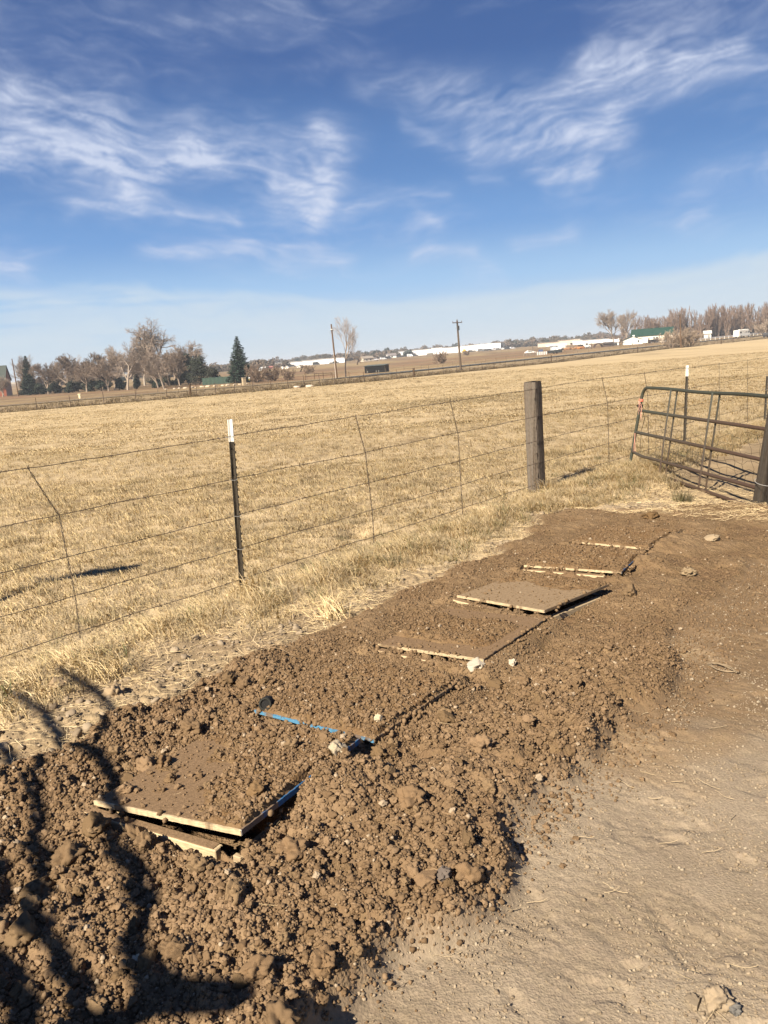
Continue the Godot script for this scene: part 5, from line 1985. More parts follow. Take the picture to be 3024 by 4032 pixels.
func bare_tree(called: String, label: String, sd: int, high: float, o: Dictionary, at: Vector3, group := "", cat := "tree") -> Node3D:
	var g := RandomNumberGenerator.new()
	g.seed = sd
	var t := thing(called, label, cat, at, 0.0, group)
	var tr := MB.new()
	var cr := MB.new()
	var stems: int = o.get("stems", 1)
	for k in stems:
		var a := TAU * k / stems + g.randf()
		var d: Vector3 = (Vector3.UP + Vector3(cos(a), 0, sin(a)) * (o.get("splay", 0.0) * g.randf_range(0.4, 1.2))).normalized()
		grow(tr, cr, Vector3(cos(a), 0, sin(a)) * (0.15 if stems > 1 else 0.0) + Vector3(0, -0.2, 0), d, high * o.first, high * o.thick, 0, o, g)
	part("trunk", tr, M.bark, t)
	var c := part("crown", cr, M.bark, t)
	c.set_meta("kind", "stuff")
	return t

func needles(mb: MB, g: RandomNumberGenerator, n: int, at: Vector3, size: Vector3, leaf: float, c: Color) -> void:
	for k in n:
		var d := Vector3(g.randfn(), g.randfn(), g.randfn()).normalized()
		var p := at + d * size * pow(g.randf(), 0.35)
		var u := Vector3(g.randfn(), g.randfn(), g.randfn()).normalized()
		var w := u.cross(d).normalized()
		mb.col = c * g.randf_range(0.6, 1.4)
		mb.face([p - w * leaf * 0.5, p + u * leaf, p + w * leaf * 0.5], d)

func spruce(label: String, sd: int, high: float, wide: float, at: Vector3, c: Color) -> void:
	var g := RandomNumberGenerator.new()
	g.seed = sd
	var t := thing("spruce_tree", label, "tree", at)
	var tr := MB.new()
	tr.col = L(0.09, 0.065, 0.05)
	tr.tube([Vector3(0, -0.2, 0), Vector3(0, high * 0.97, 0)], high * 0.018, 0.03, 8)
	part("trunk", tr, M.bark, t)
	var cr := MB.new()
	var tiers := 30
	for i in tiers:
		var f := float(i) / (tiers - 1)
		var y := lerpf(high * 0.05, high * 0.985, f)
		var reach := wide * 0.5 * pow(1.0 - f, 0.80) + 0.12
		var n := int(lerpf(15, 5, f))
		var turn := g.randf() * TAU
		for k in n:
			var a := turn + TAU * k / n + g.randf_range(-0.2, 0.2)
			var l := reach * g.randf_range(0.68, 1.18)
			var d := Vector3(cos(a), 0, sin(a))
			var steps := int(3 + l * 3.2)
			for e in steps:
				var q := (e + 0.5) / steps
				var p := Vector3(0, y, 0) + d * l * q + Vector3(0, -0.34 * l * q + 0.30 * l * q * q + 0.1, 0)
				for m in 4:
					var u := (d * g.randf_range(0.3, 1.0) + Vector3(g.randfn() * 0.5, g.randf_range(-0.5, 0.25), g.randfn() * 0.5)).normalized()
					var w := u.cross(Vector3(g.randfn(), g.randfn(), g.randfn())).normalized()
					var s := 0.42 * g.randf_range(0.7, 1.4) * (1.0 - 0.35 * f)
					cr.col = c * g.randf_range(0.65, 1.35)
					cr.face([p - w * s * 0.45, p + u * s * 1.3, p + w * s * 0.45], Vector3.UP + d * 0.5)
	var o := part("crown", cr, M.leaf, t)
	o.set_meta("kind", "stuff")

func evergreen(called: String, label: String, sd: int, size: Vector3, at: Vector3, c: Color, lumps: int, group := "") -> Node3D:
	var g := RandomNumberGenerator.new()
	g.seed = sd
	var t := thing(called, label, "shrub", at, 0.0, group)
	var cr := MB.new()
	for k in lumps:
		var f := (k + 0.5) / lumps
		var p := Vector3(g.randf_range(-1, 1) * size.x * 0.34 * (1.1 - f), size.y * lerpf(0.16, 0.84, f), g.randf_range(-1, 1) * size.z * 0.3)
		needles(cr, g, 210, p, Vector3(size.x * 0.25, size.y * 0.16, size.z * 0.25) * g.randf_range(0.8, 1.25), 0.34, c)
	var st := MB.new()
	st.col = L(0.10, 0.07, 0.05)
	for k in 3:
		st.tube([Vector3(0, -0.1, 0), Vector3(g.randfn() * size.x * 0.1, size.y * 0.4, g.randfn() * size.z * 0.1), Vector3(g.randfn() * size.x * 0.12, size.y * 0.85, 0)], 0.09, 0.03, 5, false)
	part("stem", st, M.bark, t)
	var o := part("foliage", cr, M.leaf, t)
	o.set_meta("kind", "stuff")
	return t

func build_trees() -> void:
	var pale := {"levels": 4, "trunk": 2, "kids": [7, 7, 6, 6], "from": [0.30, 0.25, 0.2, 0.1], "wob": 0.14, "up": 0.06, "angle": 40.0, "ratio": 0.64, "tip": 0.026, "first": 0.46, "thick": 0.020, "bark": L(0.30, 0.25, 0.20), "twig": L(0.27, 0.22, 0.18)}
	var brown := pale.duplicate()
	brown.merge({"twig": L(0.215, 0.168, 0.132), "bark": L(0.26, 0.21, 0.165), "kids": [9, 7, 6, 6], "from": [0.20, 0.2, 0.2, 0.1], "first": 0.50, "angle": 42.0, "tip": 0.030}, true)
	var grey := pale.duplicate()
	grey.merge({"twig": L(0.30, 0.245, 0.20), "bark": L(0.32, 0.275, 0.225), "angle": 32.0, "up": 0.11, "kids": [8, 7, 6, 6], "from": [0.25, 0.2, 0.2, 0.1], "first": 0.52}, true)
	var bush := brown.duplicate()
	bush.merge({"stems": 7, "splay": 0.85, "levels": 3, "trunk": 1, "kids": [9, 8, 6], "from": [0.10, 0.12, 0.1], "first": 0.66, "ratio": 0.48, "thick": 0.014, "up": 0.10, "angle": 44.0, "tip": 0.024, "twig": L(0.235, 0.175, 0.13)}, true)
	var column := brown.duplicate()
	column.merge({"stems": 4, "splay": 0.17, "levels": 3, "trunk": 1, "kids": [17, 8, 6], "from": [0.16, 0.1, 0.1], "angle": 25.0, "ratio": 0.30, "first": 0.90, "wob": 0.06, "up": 0.10, "thick": 0.009, "twig": L(0.225, 0.16, 0.12), "bark": L(0.22, 0.17, 0.13), "tip": 0.036}, true)
	# grove at the left, beyond the road
	var big := pale.duplicate()
	big.merge({"levels": 4, "trunk": 3, "kids": [8, 7, 6, 7], "from": [0.50, 0.35, 0.3, 0.1], "wob": 0.30, "up": 0.03, "angle": 50.0, "ratio": 0.65, "first": 0.60, "thick": 0.030, "bark": L(0.15, 0.12, 0.095), "twig": L(0.30, 0.245, 0.20), "tip": 0.026}, true)
	bare_tree("cottonwood_tree", "huge gnarled bare cottonwood rising over the grove at the left", 1007, 23.0, big, Vector3(-64.5, -3.2, -259.0))
	var kinds := [
		bare_tree("bare_tree", "pale bare tree left of the huge cottonwood, with a white trunk", 1002, 15.5, pale, Vector3(-67.5, -3.2, -232.0)),
		bare_tree("bare_tree", "grey twiggy bare tree just left of the cottonwood's crown", 1003, 17.5, grey, Vector3(-74.0, -3.2, -262.0)),
		bare_tree("bare_tree", "brown bare tree with a forked trunk below the cottonwood", 1004, 14.0, brown, Vector3(-62.0, -3.2, -240.0)),
		bare_tree("bare_tree", "brown bushy bare tree under the right of the cottonwood", 1006, 13.0, brown, Vector3(-54.0, -3.2, -236.0))]
	var spots := [["slanting bare tree right of the white van in the grove", -52.5, -212.0, 0.72, 0], ["bare tree with a white trunk, leaning right, in the middle of the left row", -83.3, -245.6, 0.80, 3], ["bare tree with a pale lower trunk, third of the left row", -93.8, -259.0, 0.95, 2], ["broad brown bare tree, second of the left row", -100.9, -262.5, 0.88, 3], ["spreading bare tree beside the red barn, first of the left row", -112.1, -276.2, 0.80, 2], ["dark trunked bare tree left of the white trunked one", -74.3, -237.4, 0.85, 3], ["grey bare tree behind the left row", -88.0, -290.0, 0.85, 1], ["grey bare tree at the back of the left row, beside the dark spruce", -104.0, -300.0, 0.72, 1],
		["round brown bare tree filling the gap before the white van", -78.0, -255.0, 0.85, 2], ["round brown bare tree right behind the white van", -88.0, -318.0, 0.95, 3], ["round brown bare tree left of the dark junipers", -57.5, -226.0, 0.80, 2], ["tall pale bare tree behind the cottonwood trunk", -60.0, -275.0, 1.05, 0], ["hazy bare tree behind the third tree of the left row", -95.0, -282.0, 0.90, 3], ["hazy bare tree between the white trunks of the left row", -85.0, -270.0, 0.95, 2], ["pale bare tree over the roof of the red barn", -121.0, -300.0, 0.80, 1], ["twiggy bare tree left of the cottonwood, behind the pale one", -77.0, -285.0, 1.0, 1], ["pale bare tree right of the cottonwood trunk", -57.0, -262.0, 0.95, 0], ["low brown bare tree in front of the cottonwood", -59.5, -247.0, 0.82, 2], ["low brown bare tree at the back of the grove", -70.0, -300.0, 0.95, 3], ["narrow bare tree in front of the red barn", -119.0, -272.0, 0.55, 0], ["brown bare tree in the back row between spruce and barn", -112.0, -305.0, 0.85, 2], ["thin bare tree at the far left, before the red barn wall", -116.5, -266.0, 0.5, 3]]
	var turn := 0.7
	for q in spots:
		turn += 1.9
		copy(kinds[q[4]], Vector3(q[1], -3.2, q[2]), turn, q[3] * 1.2, q[0])
	var dark := L(0.028, 0.036, 0.026)
	var n := 0
	for q in [[-98.8, -262.0, 4.2, 3.4], [-90.8, -255.0, 3.8, 3.6], [-82.5, -250.0, 4.6, 4.2], [-104.5, -265.0, 4.6, 3.8], [-79.5, -247.0, 4.4, 4.4], [-66.0, -236.0, 2.6, 4.4], [-59.5, -233.0, 4.0, 2.8], [-73.0, -243.0, 3.0, 3.6]]:
		evergreen("juniper_shrub", "dark evergreen shrub under the bare trees of the left row", 1100 + n, Vector3(q[2], q[3], q[2]), Vector3(q[0], -3.2, q[1]), dark, 8, "evergreen shrubs of the left row")
		n += 1
	var low := evergreen("juniper_shrub", "dark evergreen undergrowth shrub in the left grove", 1119, Vector3(4.6, 3.4, 4.0), Vector3(-96.0, -3.2, -268.0), L(0.045, 0.046, 0.032), 8, "undergrowth of the left grove")
	for q in [[-108.0, -272.0, 1.1], [-101.5, -270.0, 1.2], [-87.0, -258.0, 1.15], [-93.5, -268.0, 1.2], [-76.0, -256.0, 0.9], [-70.5, -270.0, 1.0], [-66.0, -262.0, 0.8], [-61.0, -252.0, 0.9], [-56.0, -246.0, 1.0], [-106.0, -278.0, 1.4], [-98.0, -284.0, 1.5], [-90.0, -286.0, 1.4], [-63.0, -280.0, 1.2], [-116.0, -282.0, 1.0]]:
		copy(low, Vector3(q[0], -3.2, q[1]), q[0] * 2.0, q[2])
	evergreen("juniper_tree", "broad dark juniper at the right end of the grove", 1120, Vector3(7.5, 8.2, 6), Vector3(-47.5, -3.2, -231.0), L(0.034, 0.040, 0.028), 16)
	evergreen("juniper_tree", "dark juniper with a pointed top behind the green fence", 1121, Vector3(4.0, 9.5, 4), Vector3(-52.5, -3.2, -240.0), L(0.030, 0.038, 0.027), 14)
	evergreen("juniper_tree", "low dark juniper by the green fence", 1122, Vector3(5.5, 4.8, 4), Vector3(-42.5, -3.2, -224.0), L(0.038, 0.040, 0.030), 10)
	spruce("tall blue green spruce standing alone at the right of the grove", 1130, 11.7, 6.4, Vector3(-34.0, -3.2, -217.0), L(0.040, 0.062, 0.046))
	spruce("dark spruce top over the trees at the far left", 1131, 12.3, 5.0, Vector3(-109.0, -3.2, -269.0), L(0.026, 0.040, 0.030))
	var shrubs := [
		bare_tree("bare_shrub", "large brown leafless shrub at the foot of the lone spruce", 1140, 5.8, bush, Vector3(-28.5, -3.2, -206.0), "", "shrub"),
		bare_tree("bare_shrub", "reddish leafless shrub right of the lone spruce", 1141, 5.0, bush, Vector3(-24.5, -3.2, -207.5), "", "shrub")]
	var tan_bush := bush.duplicate()
	tan_bush.merge({"twig": L(0.36, 0.285, 0.215), "bark": L(0.25, 0.2, 0.16)}, true)
	shrubs.append(bare_tree("bare_shrub", "round tan bush tree around the right hand power pole", 1162, 7.4, tan_bush, Vector3(89.3, -3.2, -244.5), "", "shrub"))
	for q in [["smaller leafless shrub at the right end of the spruce thicket", -20.8, -206.0, 0.70, 0], ["round brown shrub in the far field beside the black trunked tree", -20.5, -272.0, 0.75, 1], ["broad leafless shrub in the field left of the middle pole", 21.9, -276.0, 0.95, 0], ["small leafless shrub in the field just right of the middle pole", 52.0, -470.0, 0.8, 1], ["tan bush left of the right hand power pole", 86.4, -245.5, 0.86, 2], ["tan bush right of the right hand power pole", 92.2, -246.0, 0.84, 2], ["tan leafless bush tree at the right edge behind the road", 176.5, -381.0, 1.25, 2], ["small bare shrub in front of the white barn wall", 139.5, -414.0, 0.7, 1], ["bare shrub behind the left end of the white house", 128.0, -446.0, 1.3, 1]]:
		turn += 1.3
		copy(shrubs[q[4]], Vector3(q[1], -3.2, q[2]), turn, q[3], q[0])
	# the middle distance
	var thin := grey.duplicate()
	thin.merge({"kids": [9, 5, 5, 4], "from": [0.36, 0.3, 0.3, 0.2], "angle": 27.0, "up": 0.12, "first": 0.66, "thick": 0.012, "tip": 0.013, "twig": L(0.40, 0.34, 0.30), "bark": L(0.30, 0.24, 0.19)}, true)
	bare_tree("bare_tree", "thin pale bare tree right behind the tall power pole", 1150, 12.6, thin, Vector3(-6.4, -3.2, -193.5))
	var snag := big.duplicate()
	snag.merge({"kids": [5, 5, 4, 3], "first": 0.5, "thick": 0.05, "bark": L(0.06, 0.045, 0.035), "twig": L(0.26, 0.19, 0.13), "tip": 0.028}, true)
	bare_tree("bare_tree", "black trunked pollard tree in the far field, right of the spruce", 1151, 5.8, snag, Vector3(-27.9, -3.2, -326.0))
	bare_tree("bare_tree", "dark stubby pollard tree in the far field, right of the tall pole", 1152, 6.8, snag, Vector3(-8.0, -3.2, -426.0))
	# around the green roofed house
	var tallr := grey.duplicate()
	tallr.merge({"kids": [9, 7, 6, 6], "from": [0.22, 0.25, 0.2, 0.2], "angle": 30.0, "first": 0.56, "thick": 0.018, "tip": 0.030, "twig": L(0.33, 0.27, 0.22), "bark": L(0.30, 0.25, 0.20)}, true)
	bare_tree("bare_tree", "tall grey bare tree left of the green roofed house", 1160, 20.5, tallr, Vector3(113.7, -3.2, -400.0))
	bare_tree("bare_tree", "tall grey bare tree right behind the white house's gable", 1161, 20.0, tallr, Vector3(133.0, -3.2, -441.0))
	var stand := []
	for k in 3:
		stand.append(bare_tree("bare_tree", "reddish brown leafless tree in the dense stand behind the green roof", 1170 + k, 14.0, column, Vector3(140.0 + k * 6.0, -3.2, -470.0 + (k % 2) * 8.0), "trees of the stand behind the green roof"))
	for k in 74:
		var x := 149.0 + k * 1.45 + rng.randf_range(-1, 1)
		var s := rng.randf_range(0.62, 1.0) if x < 165 else rng.randf_range(0.78, 1.2)
		copy(stand[k % 3], Vector3(x, -3.2, -455.0 - 0.10 * (x - 138.0) - rng.randf() * 22.0), rng.randf() * TAU, s)
	# brush along the horizon
	var clump := []
	for k in 3:
		var g := RandomNumberGenerator.new()
		g.seed = 1200 + k
		var mb := MB.new()
		for e in 7:
			needles(mb, g, 60, Vector3(g.randf_range(-3, 3), 1.6 + g.randf() * 2.4, g.randf_range(-2, 2)), Vector3(1.8, 1.9, 1.5), 0.9, Color(1, 1, 1))
		clump.append(mb.mesh(M.leaf))
	for band in [[-205.0, -60.0, 470.0, 700.0, 190, 1.0], [-60.0, 40.0, 780.0, 1000.0, 120, 1.3], [-140.0, 600.0, 1000.0, 1350.0, 420, 1.5], [165.0, 260.0, 490.0, 540.0, 45, 1.3], [130.0, 260.0, 900.0, 960.0, 70, 1.4]]:
		for k in 3:
			var where := []
			var tint := []
			for i in int(band[4] / 3.0):
				var x := rng.randf_range(band[0], band[1])
				var z := -rng.randf_range(band[2], band[3])
				var s: float = band[5] * rng.randf_range(0.6, 1.25)
				where.append(Transform3D(Basis(Vector3.UP, rng.randf() * TAU).scaled(Vector3(s, s * rng.randf_range(0.7, 1.2), s)), Vector3(x, -3.2, z)))
				tint.append(L(0.17, 0.125, 0.09).lerp(L(0.10, 0.085, 0.06), rng.randf()) if rng.randf() > 0.15 else L(0.035, 0.045, 0.032))
			many("distant_trees", clump[k], where, tint, "brown winter trees and brush along the horizon", "trees")

# ------------------------------------------------------------------ buildings far off
func house(called: String, label: String, cat: String, at: Vector3, turn: float, w: float, d: float, wall: float, ridge: float, wc: Color, rc: Color, openings: Array) -> Node3D:
	# ridge along x, front towards +z; openings: [side, along, bottom, width, height, colour]
	var o := thing(called, label, cat, at, turn)
	var mb := MB.new()
	mb.col = wc
	var out := [Vector2(-d * 0.5, -0.3), Vector2(d * 0.5, -0.3), Vector2(d * 0.5, wall), Vector2(0, ridge - 0.12), Vector2(-d * 0.5, wall)]
	mb.x = Transform3D(Basis(Vector3.UP, PI / 2), Vector3.ZERO)
	mb.prism(out, -w * 0.5, w * 0.5)
	part("wall", mb, M.paint, o)
	var slope := Vector2(d * 0.5, wall - ridge)
	for s in [-1.0, 1.0]:
		var rm := MB.new()
		rm.col = rc
		var e := Vector3(0, wall + slope.y / slope.x * 0.4, s * (d * 0.5 + 0.4))
		var t := Vector3(0, ridge, 0)
		var n := Vector3(0, d * 0.5, s * (ridge - wall)).normalized() * 0.14
		var h := w * 0.5 + 0.35
		var lo := [t + Vector3(-h, 0, 0), t + Vector3(h, 0, 0), e + Vector3(h, 0, 0), e + Vector3(-h, 0, 0)]
		var hi := []
		for q in lo:
			hi.append(q + n)
		rm.face(hi, n)
		rm.face(lo, -n)
		for k in 4:
			rm.face([lo[k], lo[(k + 1) % 4], hi[(k + 1) % 4], hi[k]], (lo[k] + lo[(k + 1) % 4]) * 0.5 - (e + t) * 0.5)
		part("roof", rm, M.paint, o)
	for q in openings:
		var side: String = q[0]
		var b := Basis(Vector3.UP, {"f": 0.0, "b": PI, "r": PI / 2, "l": -PI / 2}[side])
		var reach: float = (d if side in ["f", "b"] else w) * 0.5
		var name: String = q[6] if q.size() > 6 else "window"
		var wm := MB.new()
		wm.x = Transform3D(b, b * Vector3(q[1], q[2] + q[4] * 0.5, reach))
		wm.col = L(0.62, 0.60, 0.55)
		if name == "window":
			wm.box(Vector3.ZERO, Vector3(q[3] + 0.24, q[4] + 0.24, 0.10))
		else:
			wm.col = q[5]
			wm.box(Vector3.ZERO, Vector3(q[3], q[4], 0.12))
		var wo := part(name, wm, M.paint, o)
		if name == "window":
			for s in [-1.0, 1.0]:
				var gm := MB.new()
				gm.x = wm.x
				gm.col = q[5]
				gm.box(Vector3(s * q[3] * 0.26, 0, 0.02), Vector3(q[3] * 0.46, q[4], 0.09))
				part("pane", gm, M.glass, wo)
	return o

func warehouse(label: String, a: Vector3, b: Vector3, depth: float, heights: Array, wc: Color, doors: Array) -> void:
	# long flat roofed building; heights: [fraction of length, height] steps from a to b
	var o := thing("warehouse", label, "warehouse", a)
	var u := (b - a)
	var len := u.length()
	u = u.normalized()
	o.basis = Basis(u, Vector3.UP, u.cross(Vector3.UP))
	var f := 0.0
	for q in heights:
		var g: float = q[0]
		var mb := MB.new()
		mb.col = wc
		mb.box(Vector3((f + g) * 0.5 * len, q[1] * 0.5 - 0.2, -depth * 0.5 + (0.3 if q[1] > 5.7 else 0.0)), Vector3((g - f) * len, q[1] + 0.4, depth))
		part("wall", mb, M.paint, o)
		var rm := MB.new()
		rm.col = wc * 0.82
		rm.box(Vector3((f + g) * 0.5 * len, q[1] + 0.06, -depth * 0.5 + 0.1), Vector3((g - f) * len + 0.3, 0.14, depth + 0.8))
		part("parapet", rm, M.paint, o)
		f = g
	for q in doors:
		var dm := MB.new()
		dm.col = q[4]
		dm.box(Vector3(q[0] * len, q[1] + q[3] * 0.5, 0.42), Vector3(q[2], q[3], 0.3))
		part("door" if q[1] < 0.4 else "window", dm, M.paint, o)

func build_far_buildings() -> void:
	var cream := L(0.78, 0.74, 0.62)
	var green := L(0.010, 0.042, 0.026)
	var pane := L(0.035, 0.04, 0.045)
	house("barn", "large cream barn with a dark green metal roof at the right", "barn", Vector3(142.6, -3.2, -431.0), -0.42, 20.0, 9.5, 3.7, 7.0, cream, green, [["f", 1.2, 1.75, 0.85, 1.0, pane], ["f", 2.6, 1.75, 0.85, 1.0, pane], ["f", 7.6, 0.0, 1.1, 2.1, L(0.35, 0.34, 0.30), "door"], ["r", 0.0, 0.0, 3.0, 3.0, L(0.6, 0.58, 0.5), "door"]])
	var h := house("white_house", "low white house with a gabled end and green porch roof, before the barn", "house", Vector3(124.6, -3.2, -406.0), 1.318, 8.4, 8.8, 2.25, 3.75, L(0.80, 0.78, 0.70), green, [["l", 2.6, 0.85, 0.75, 1.15, pane], ["l", -0.2, 0.1, 0.45, 1.0, L(0.3, 0.28, 0.25), "hatch"], ["f", -1.0, 0.0, 1.0, 2.0, L(0.25, 0.3, 0.42), "door"], ["f", 1.6, 0.9, 1.2, 1.1, pane], ["f", -3.0, 0.9, 0.9, 1.1, pane]])
	var pr := MB.new()
	pr.col = green
	pr.x = Transform3D(Basis(Vector3.RIGHT, 0.14), Vector3(0, 2.62, 6.0))
	pr.box(Vector3.ZERO, Vector3(8.6, 0.14, 3.9))
	part("porch_roof", pr, M.paint, h)
	for k in 5:
		var pm := MB.new()
		pm.col = L(0.75, 0.74, 0.70)
		pm.box(Vector3(-4.0 + 2.0 * k, 1.15, 7.6), Vector3(0.16, 2.3, 0.16))
		part("porch_post", pm, M.paint, h)
	var ch := MB.new()
	ch.col = L(0.72, 0.70, 0.66)
	ch.box(Vector3(0.8, 3.9, 0.6), Vector3(1.2, 0.9, 1.0))
	part("cooler", ch, M.paint, h)
	house("red_barn", "red walled barn with a dark green roof at the far left edge", "barn", Vector3(-134.5, -3.2, -288.0), 0.25, 20.0, 12.0, 5.4, 10.2, L(0.24, 0.075, 0.042), L(0.055, 0.068, 0.055), [["f", 6.0, 0.0, 1.0, 3.6, L(0.045, 0.03, 0.025), "door"], ["f", 8.8, 0.0, 0.5, 2.2, L(0.42, 0.34, 0.28), "door"], ["f", 2.5, 0.0, 0.8, 3.0, L(0.035, 0.045, 0.035), "door"]])
	warehouse("very long white warehouse on the horizon in the middle of the view", Vector3(25.2, -3.2, -806.0), Vector3(123.8, -3.2, -806.0), 40.0, [[0.10, 5.3], [0.34, 5.5], [0.42, 6.0], [0.60, 5.6], [0.78, 5.9], [0.985, 6.3]], L(0.82, 0.82, 0.82), [[0.03, 0.0, 5.0, 1.6, L(0.05, 0.05, 0.055)], [0.115, 0.6, 0.9, 2.4, L(0.04, 0.04, 0.05)], [0.135, 1.2, 0.9, 2.0, L(0.04, 0.04, 0.05)], [0.155, 0.6, 0.9, 2.4, L(0.04, 0.04, 0.05)], [0.30, 0.0, 6.0, 1.6, L(0.14, 0.12, 0.08)], [0.72, 0.0, 4.0, 1.0, L(0.06, 0.055, 0.05)], [0.80, 0.0, 6.0, 1.2, L(0.12, 0.13, 0.14)]])
	var ann := thing("dark_annex", "narrow dark block at the right end of the long white warehouse", "building", Vector3(125.2, -3.2, -812.0))
	var ab := MB.new()
	ab.col = L(0.045, 0.047, 0.05)
	ab.box(Vector3(0.0, 3.0, 0), Vector3(2.6, 6.0, 12.0))
	part("wall", ab, M.paint, ann)
	warehouse("long white warehouse behind the far trees, left of the tall pole", Vector3(-75.0, -3.2, -640.0), Vector3(-20.5, -3.2, -640.0), 30.0, [[0.03, 2.4], [0.40, 3.4], [0.62, 3.7], [0.99, 4.0]], L(0.82, 0.82, 0.82), [[0.08, 0.0, 2.6, 1.0, L(0.08, 0.08, 0.08)], [0.60, 0.0, 3.0, 0.9, L(0.10, 0.10, 0.10)], [0.80, 0.0, 2.6, 1.0, L(0.09, 0.09, 0.09)]])
	warehouse("low tan warehouse with a flat roof, left of the tall grey trees", Vector3(135.0, -3.2, -690.0), Vector3(168.0, -3.2, -684.0), 30.0, [[0.5, 3.4], [1.0, 4.3]], L(0.55, 0.47, 0.38), [[0.80, 0.6, 2.6, 1.2, L(0.03, 0.03, 0.03)], [0.3, 0.0, 8.0, 1.4, L(0.70, 0.68, 0.66)], [0.56, 0.0, 8.0, 1.4, L(0.75, 0.74, 0.74)]])
	warehouse("long white storage building behind the tall grey trees", Vector3(160.0, -3.2, -676.0), Vector3(196.0, -3.2, -668.0), 20.0, [[0.2, 3.4], [1.0, 2.9]], L(0.80, 0.80, 0.80), [])
	house("bungalow", "small beige house far off, right of the thin tree", "house", Vector3(-4.0, -3.2, -585.0), 0.5, 8.0, 6.0, 2.2, 3.6, L(0.50, 0.44, 0.35), L(0.26, 0.22, 0.18), [["f", -1.5, 0.6, 1.0, 1.0, pane], ["f", 1.5, 0.6, 1.0, 1.0, pane]])
	house("bungalow", "tiny white house far off beside the long warehouse's left end", "house", Vector3(17.0, -3.2, -760.0), 0.2, 8.0, 6.0, 2.4, 4.0, L(0.70, 0.70, 0.68), L(0.20, 0.18, 0.17), [["f", 0.0, 0.6, 1.6, 1.2, pane]])
	for q in [[-53.5, -500.0, "left one of the two white huts below the left warehouse"], [-50.6, -500.0, "right one of the two white huts below the left warehouse"], [-43.3, -498.0, "pinkish white hut half hidden by the black trunked tree"]]:
		house("hut", "small " + q[2], "hut", Vector3(q[0], -3.2, q[1]), 1.4, 1.9, 1.9, 0.8, 1.7, L(0.76, 0.72, 0.64), L(0.70, 0.66, 0.58), [["l", 0.0, 0.0, 0.5, 0.8, L(0.2, 0.18, 0.15), "door"]])
	for q in [[-66.4, -500.0, "small white shed half hidden behind the shrubs right of the spruce"], [-64.0, -500.0, "small white upright shed behind the spruce thicket"]]:
		house("shed", q[2], "shed", Vector3(q[0], -3.2, q[1]), 0.3, 1.6, 1.6, 1.5, 2.1, L(0.74, 0.73, 0.70), L(0.4, 0.4, 0.4), [["f", 0.0, 0.0, 0.6, 1.2, L(0.2, 0.2, 0.2), "door"]])
	house("shed", "small red shed at the left end of the left warehouse", "shed", Vector3(-67.1, -3.2, -560.0), 0.3, 2.2, 2.0, 1.3, 1.9, L(0.45, 0.10, 0.08), L(0.3, 0.12, 0.1), [["f", 0.0, 0.0, 0.8, 1.2, L(0.2, 0.06, 0.05), "door"]])
	house("shed", "low dark shed between the junk pile and the tall grey tree", "shed", Vector3(110.8, -3.2, -398.0), -0.2, 4.4, 3.0, 1.4, 2.0, L(0.06, 0.042, 0.035), L(0.07, 0.055, 0.05), [["f", 0.8, 0.0, 1.0, 1.1, L(0.03, 0.025, 0.02), "door"]])
	house("carport", "white open shed left of the white house", "shed", Vector3(120.0, -3.2, -424.0), -0.2, 6.0, 5.0, 1.9, 2.9, L(0.72, 0.71, 0.68), L(0.75, 0.74, 0.72), [["f", -1.4, 0.0, 1.8, 1.3, L(0.04, 0.04, 0.04), "opening"], ["f", 1.4, 0.0, 1.8, 1.3, L(0.04, 0.04, 0.04), "opening"]])
	house("shed", "white shed among the trees behind the camper van", "shed", Vector3(163.0, -3.2, -412.0), -0.3, 3.2, 3.0, 2.6, 3.8, L(0.70, 0.68, 0.62), L(0.5, 0.48, 0.45), [["f", 0.5, 0.0, 0.9, 1.8, L(0.25, 0.24, 0.22), "door"]])
	house("shed", "tall pale shed behind the bush round the right hand pole", "shed", Vector3(148.0, -3.2, -407.0), -0.3, 2.2, 2.2, 2.8, 3.6, L(0.55, 0.50, 0.42), L(0.10, 0.08, 0.07), [["f", 0.0, 0.6, 0.8, 1.4, L(0.12, 0.1, 0.08), "door"]])
	house("shed", "grey block shed behind the black trailer", "shed", Vector3(86.5, -3.2, -404.0), -0.2, 3.4, 3.0, 2.1, 2.4, L(0.36, 0.38, 0.40), L(0.42, 0.43, 0.44), [["f", 0.8, 0.0, 0.9, 1.7, L(0.2, 0.2, 0.22), "door"]])
	# green board fence by the spruce
	var gf := thing("green_fence", "dark green board fence left of the lone spruce", "fence", Vector3(-44.5, -3.2, -221.0), -0.12)
	for k in 19:
		var bm := MB.new()
		bm.col = L(0.022, 0.052, 0.036) * (1.0 + 0.15 * sin(k * 2.3))
		bm.box(Vector3(k * 0.42, 0.95, 0.03 * (k % 2)), Vector3(0.39, 1.9 + (0.35 if k % 6 == 5 else 0.0), 0.05))
		part("board", bm, M.paint, gf)
	# white rail fence along the drive at the right
	var wf := thing("white_fence", "long white rail fence on the far side of the road at the right", "fence", Vector3(122.3, -3.2, -331.0))
	for k in 20:
		var bm := MB.new()
		bm.col = L(0.78, 0.77, 0.74)
		bm.box(Vector3(k * 3.4, 0.6, -k * 3.6), Vector3(0.18, 1.25, 0.18))
		part("post", bm, M.paint, wf)
	for y in [1.1, 0.75]:
		var bm := MB.new()
		bm.col = L(0.80, 0.79, 0.76)
		bm.x = Transform3D(Basis(Vector3.UP, atan2(3.6, 3.4)), Vector3(9.5 * 3.4, y, -9.5 * 3.6))
		bm.box(Vector3.ZERO, Vector3(19.4 * 4.95, 0.26, 0.08))
		part("rail", bm, M.paint, wf)
	# pale picket panels by the trailer
	var pf := thing("picket_fence", "white and dark picket panels left of the black trailer", "fence", Vector3(52.5, -3.2, -295.0))
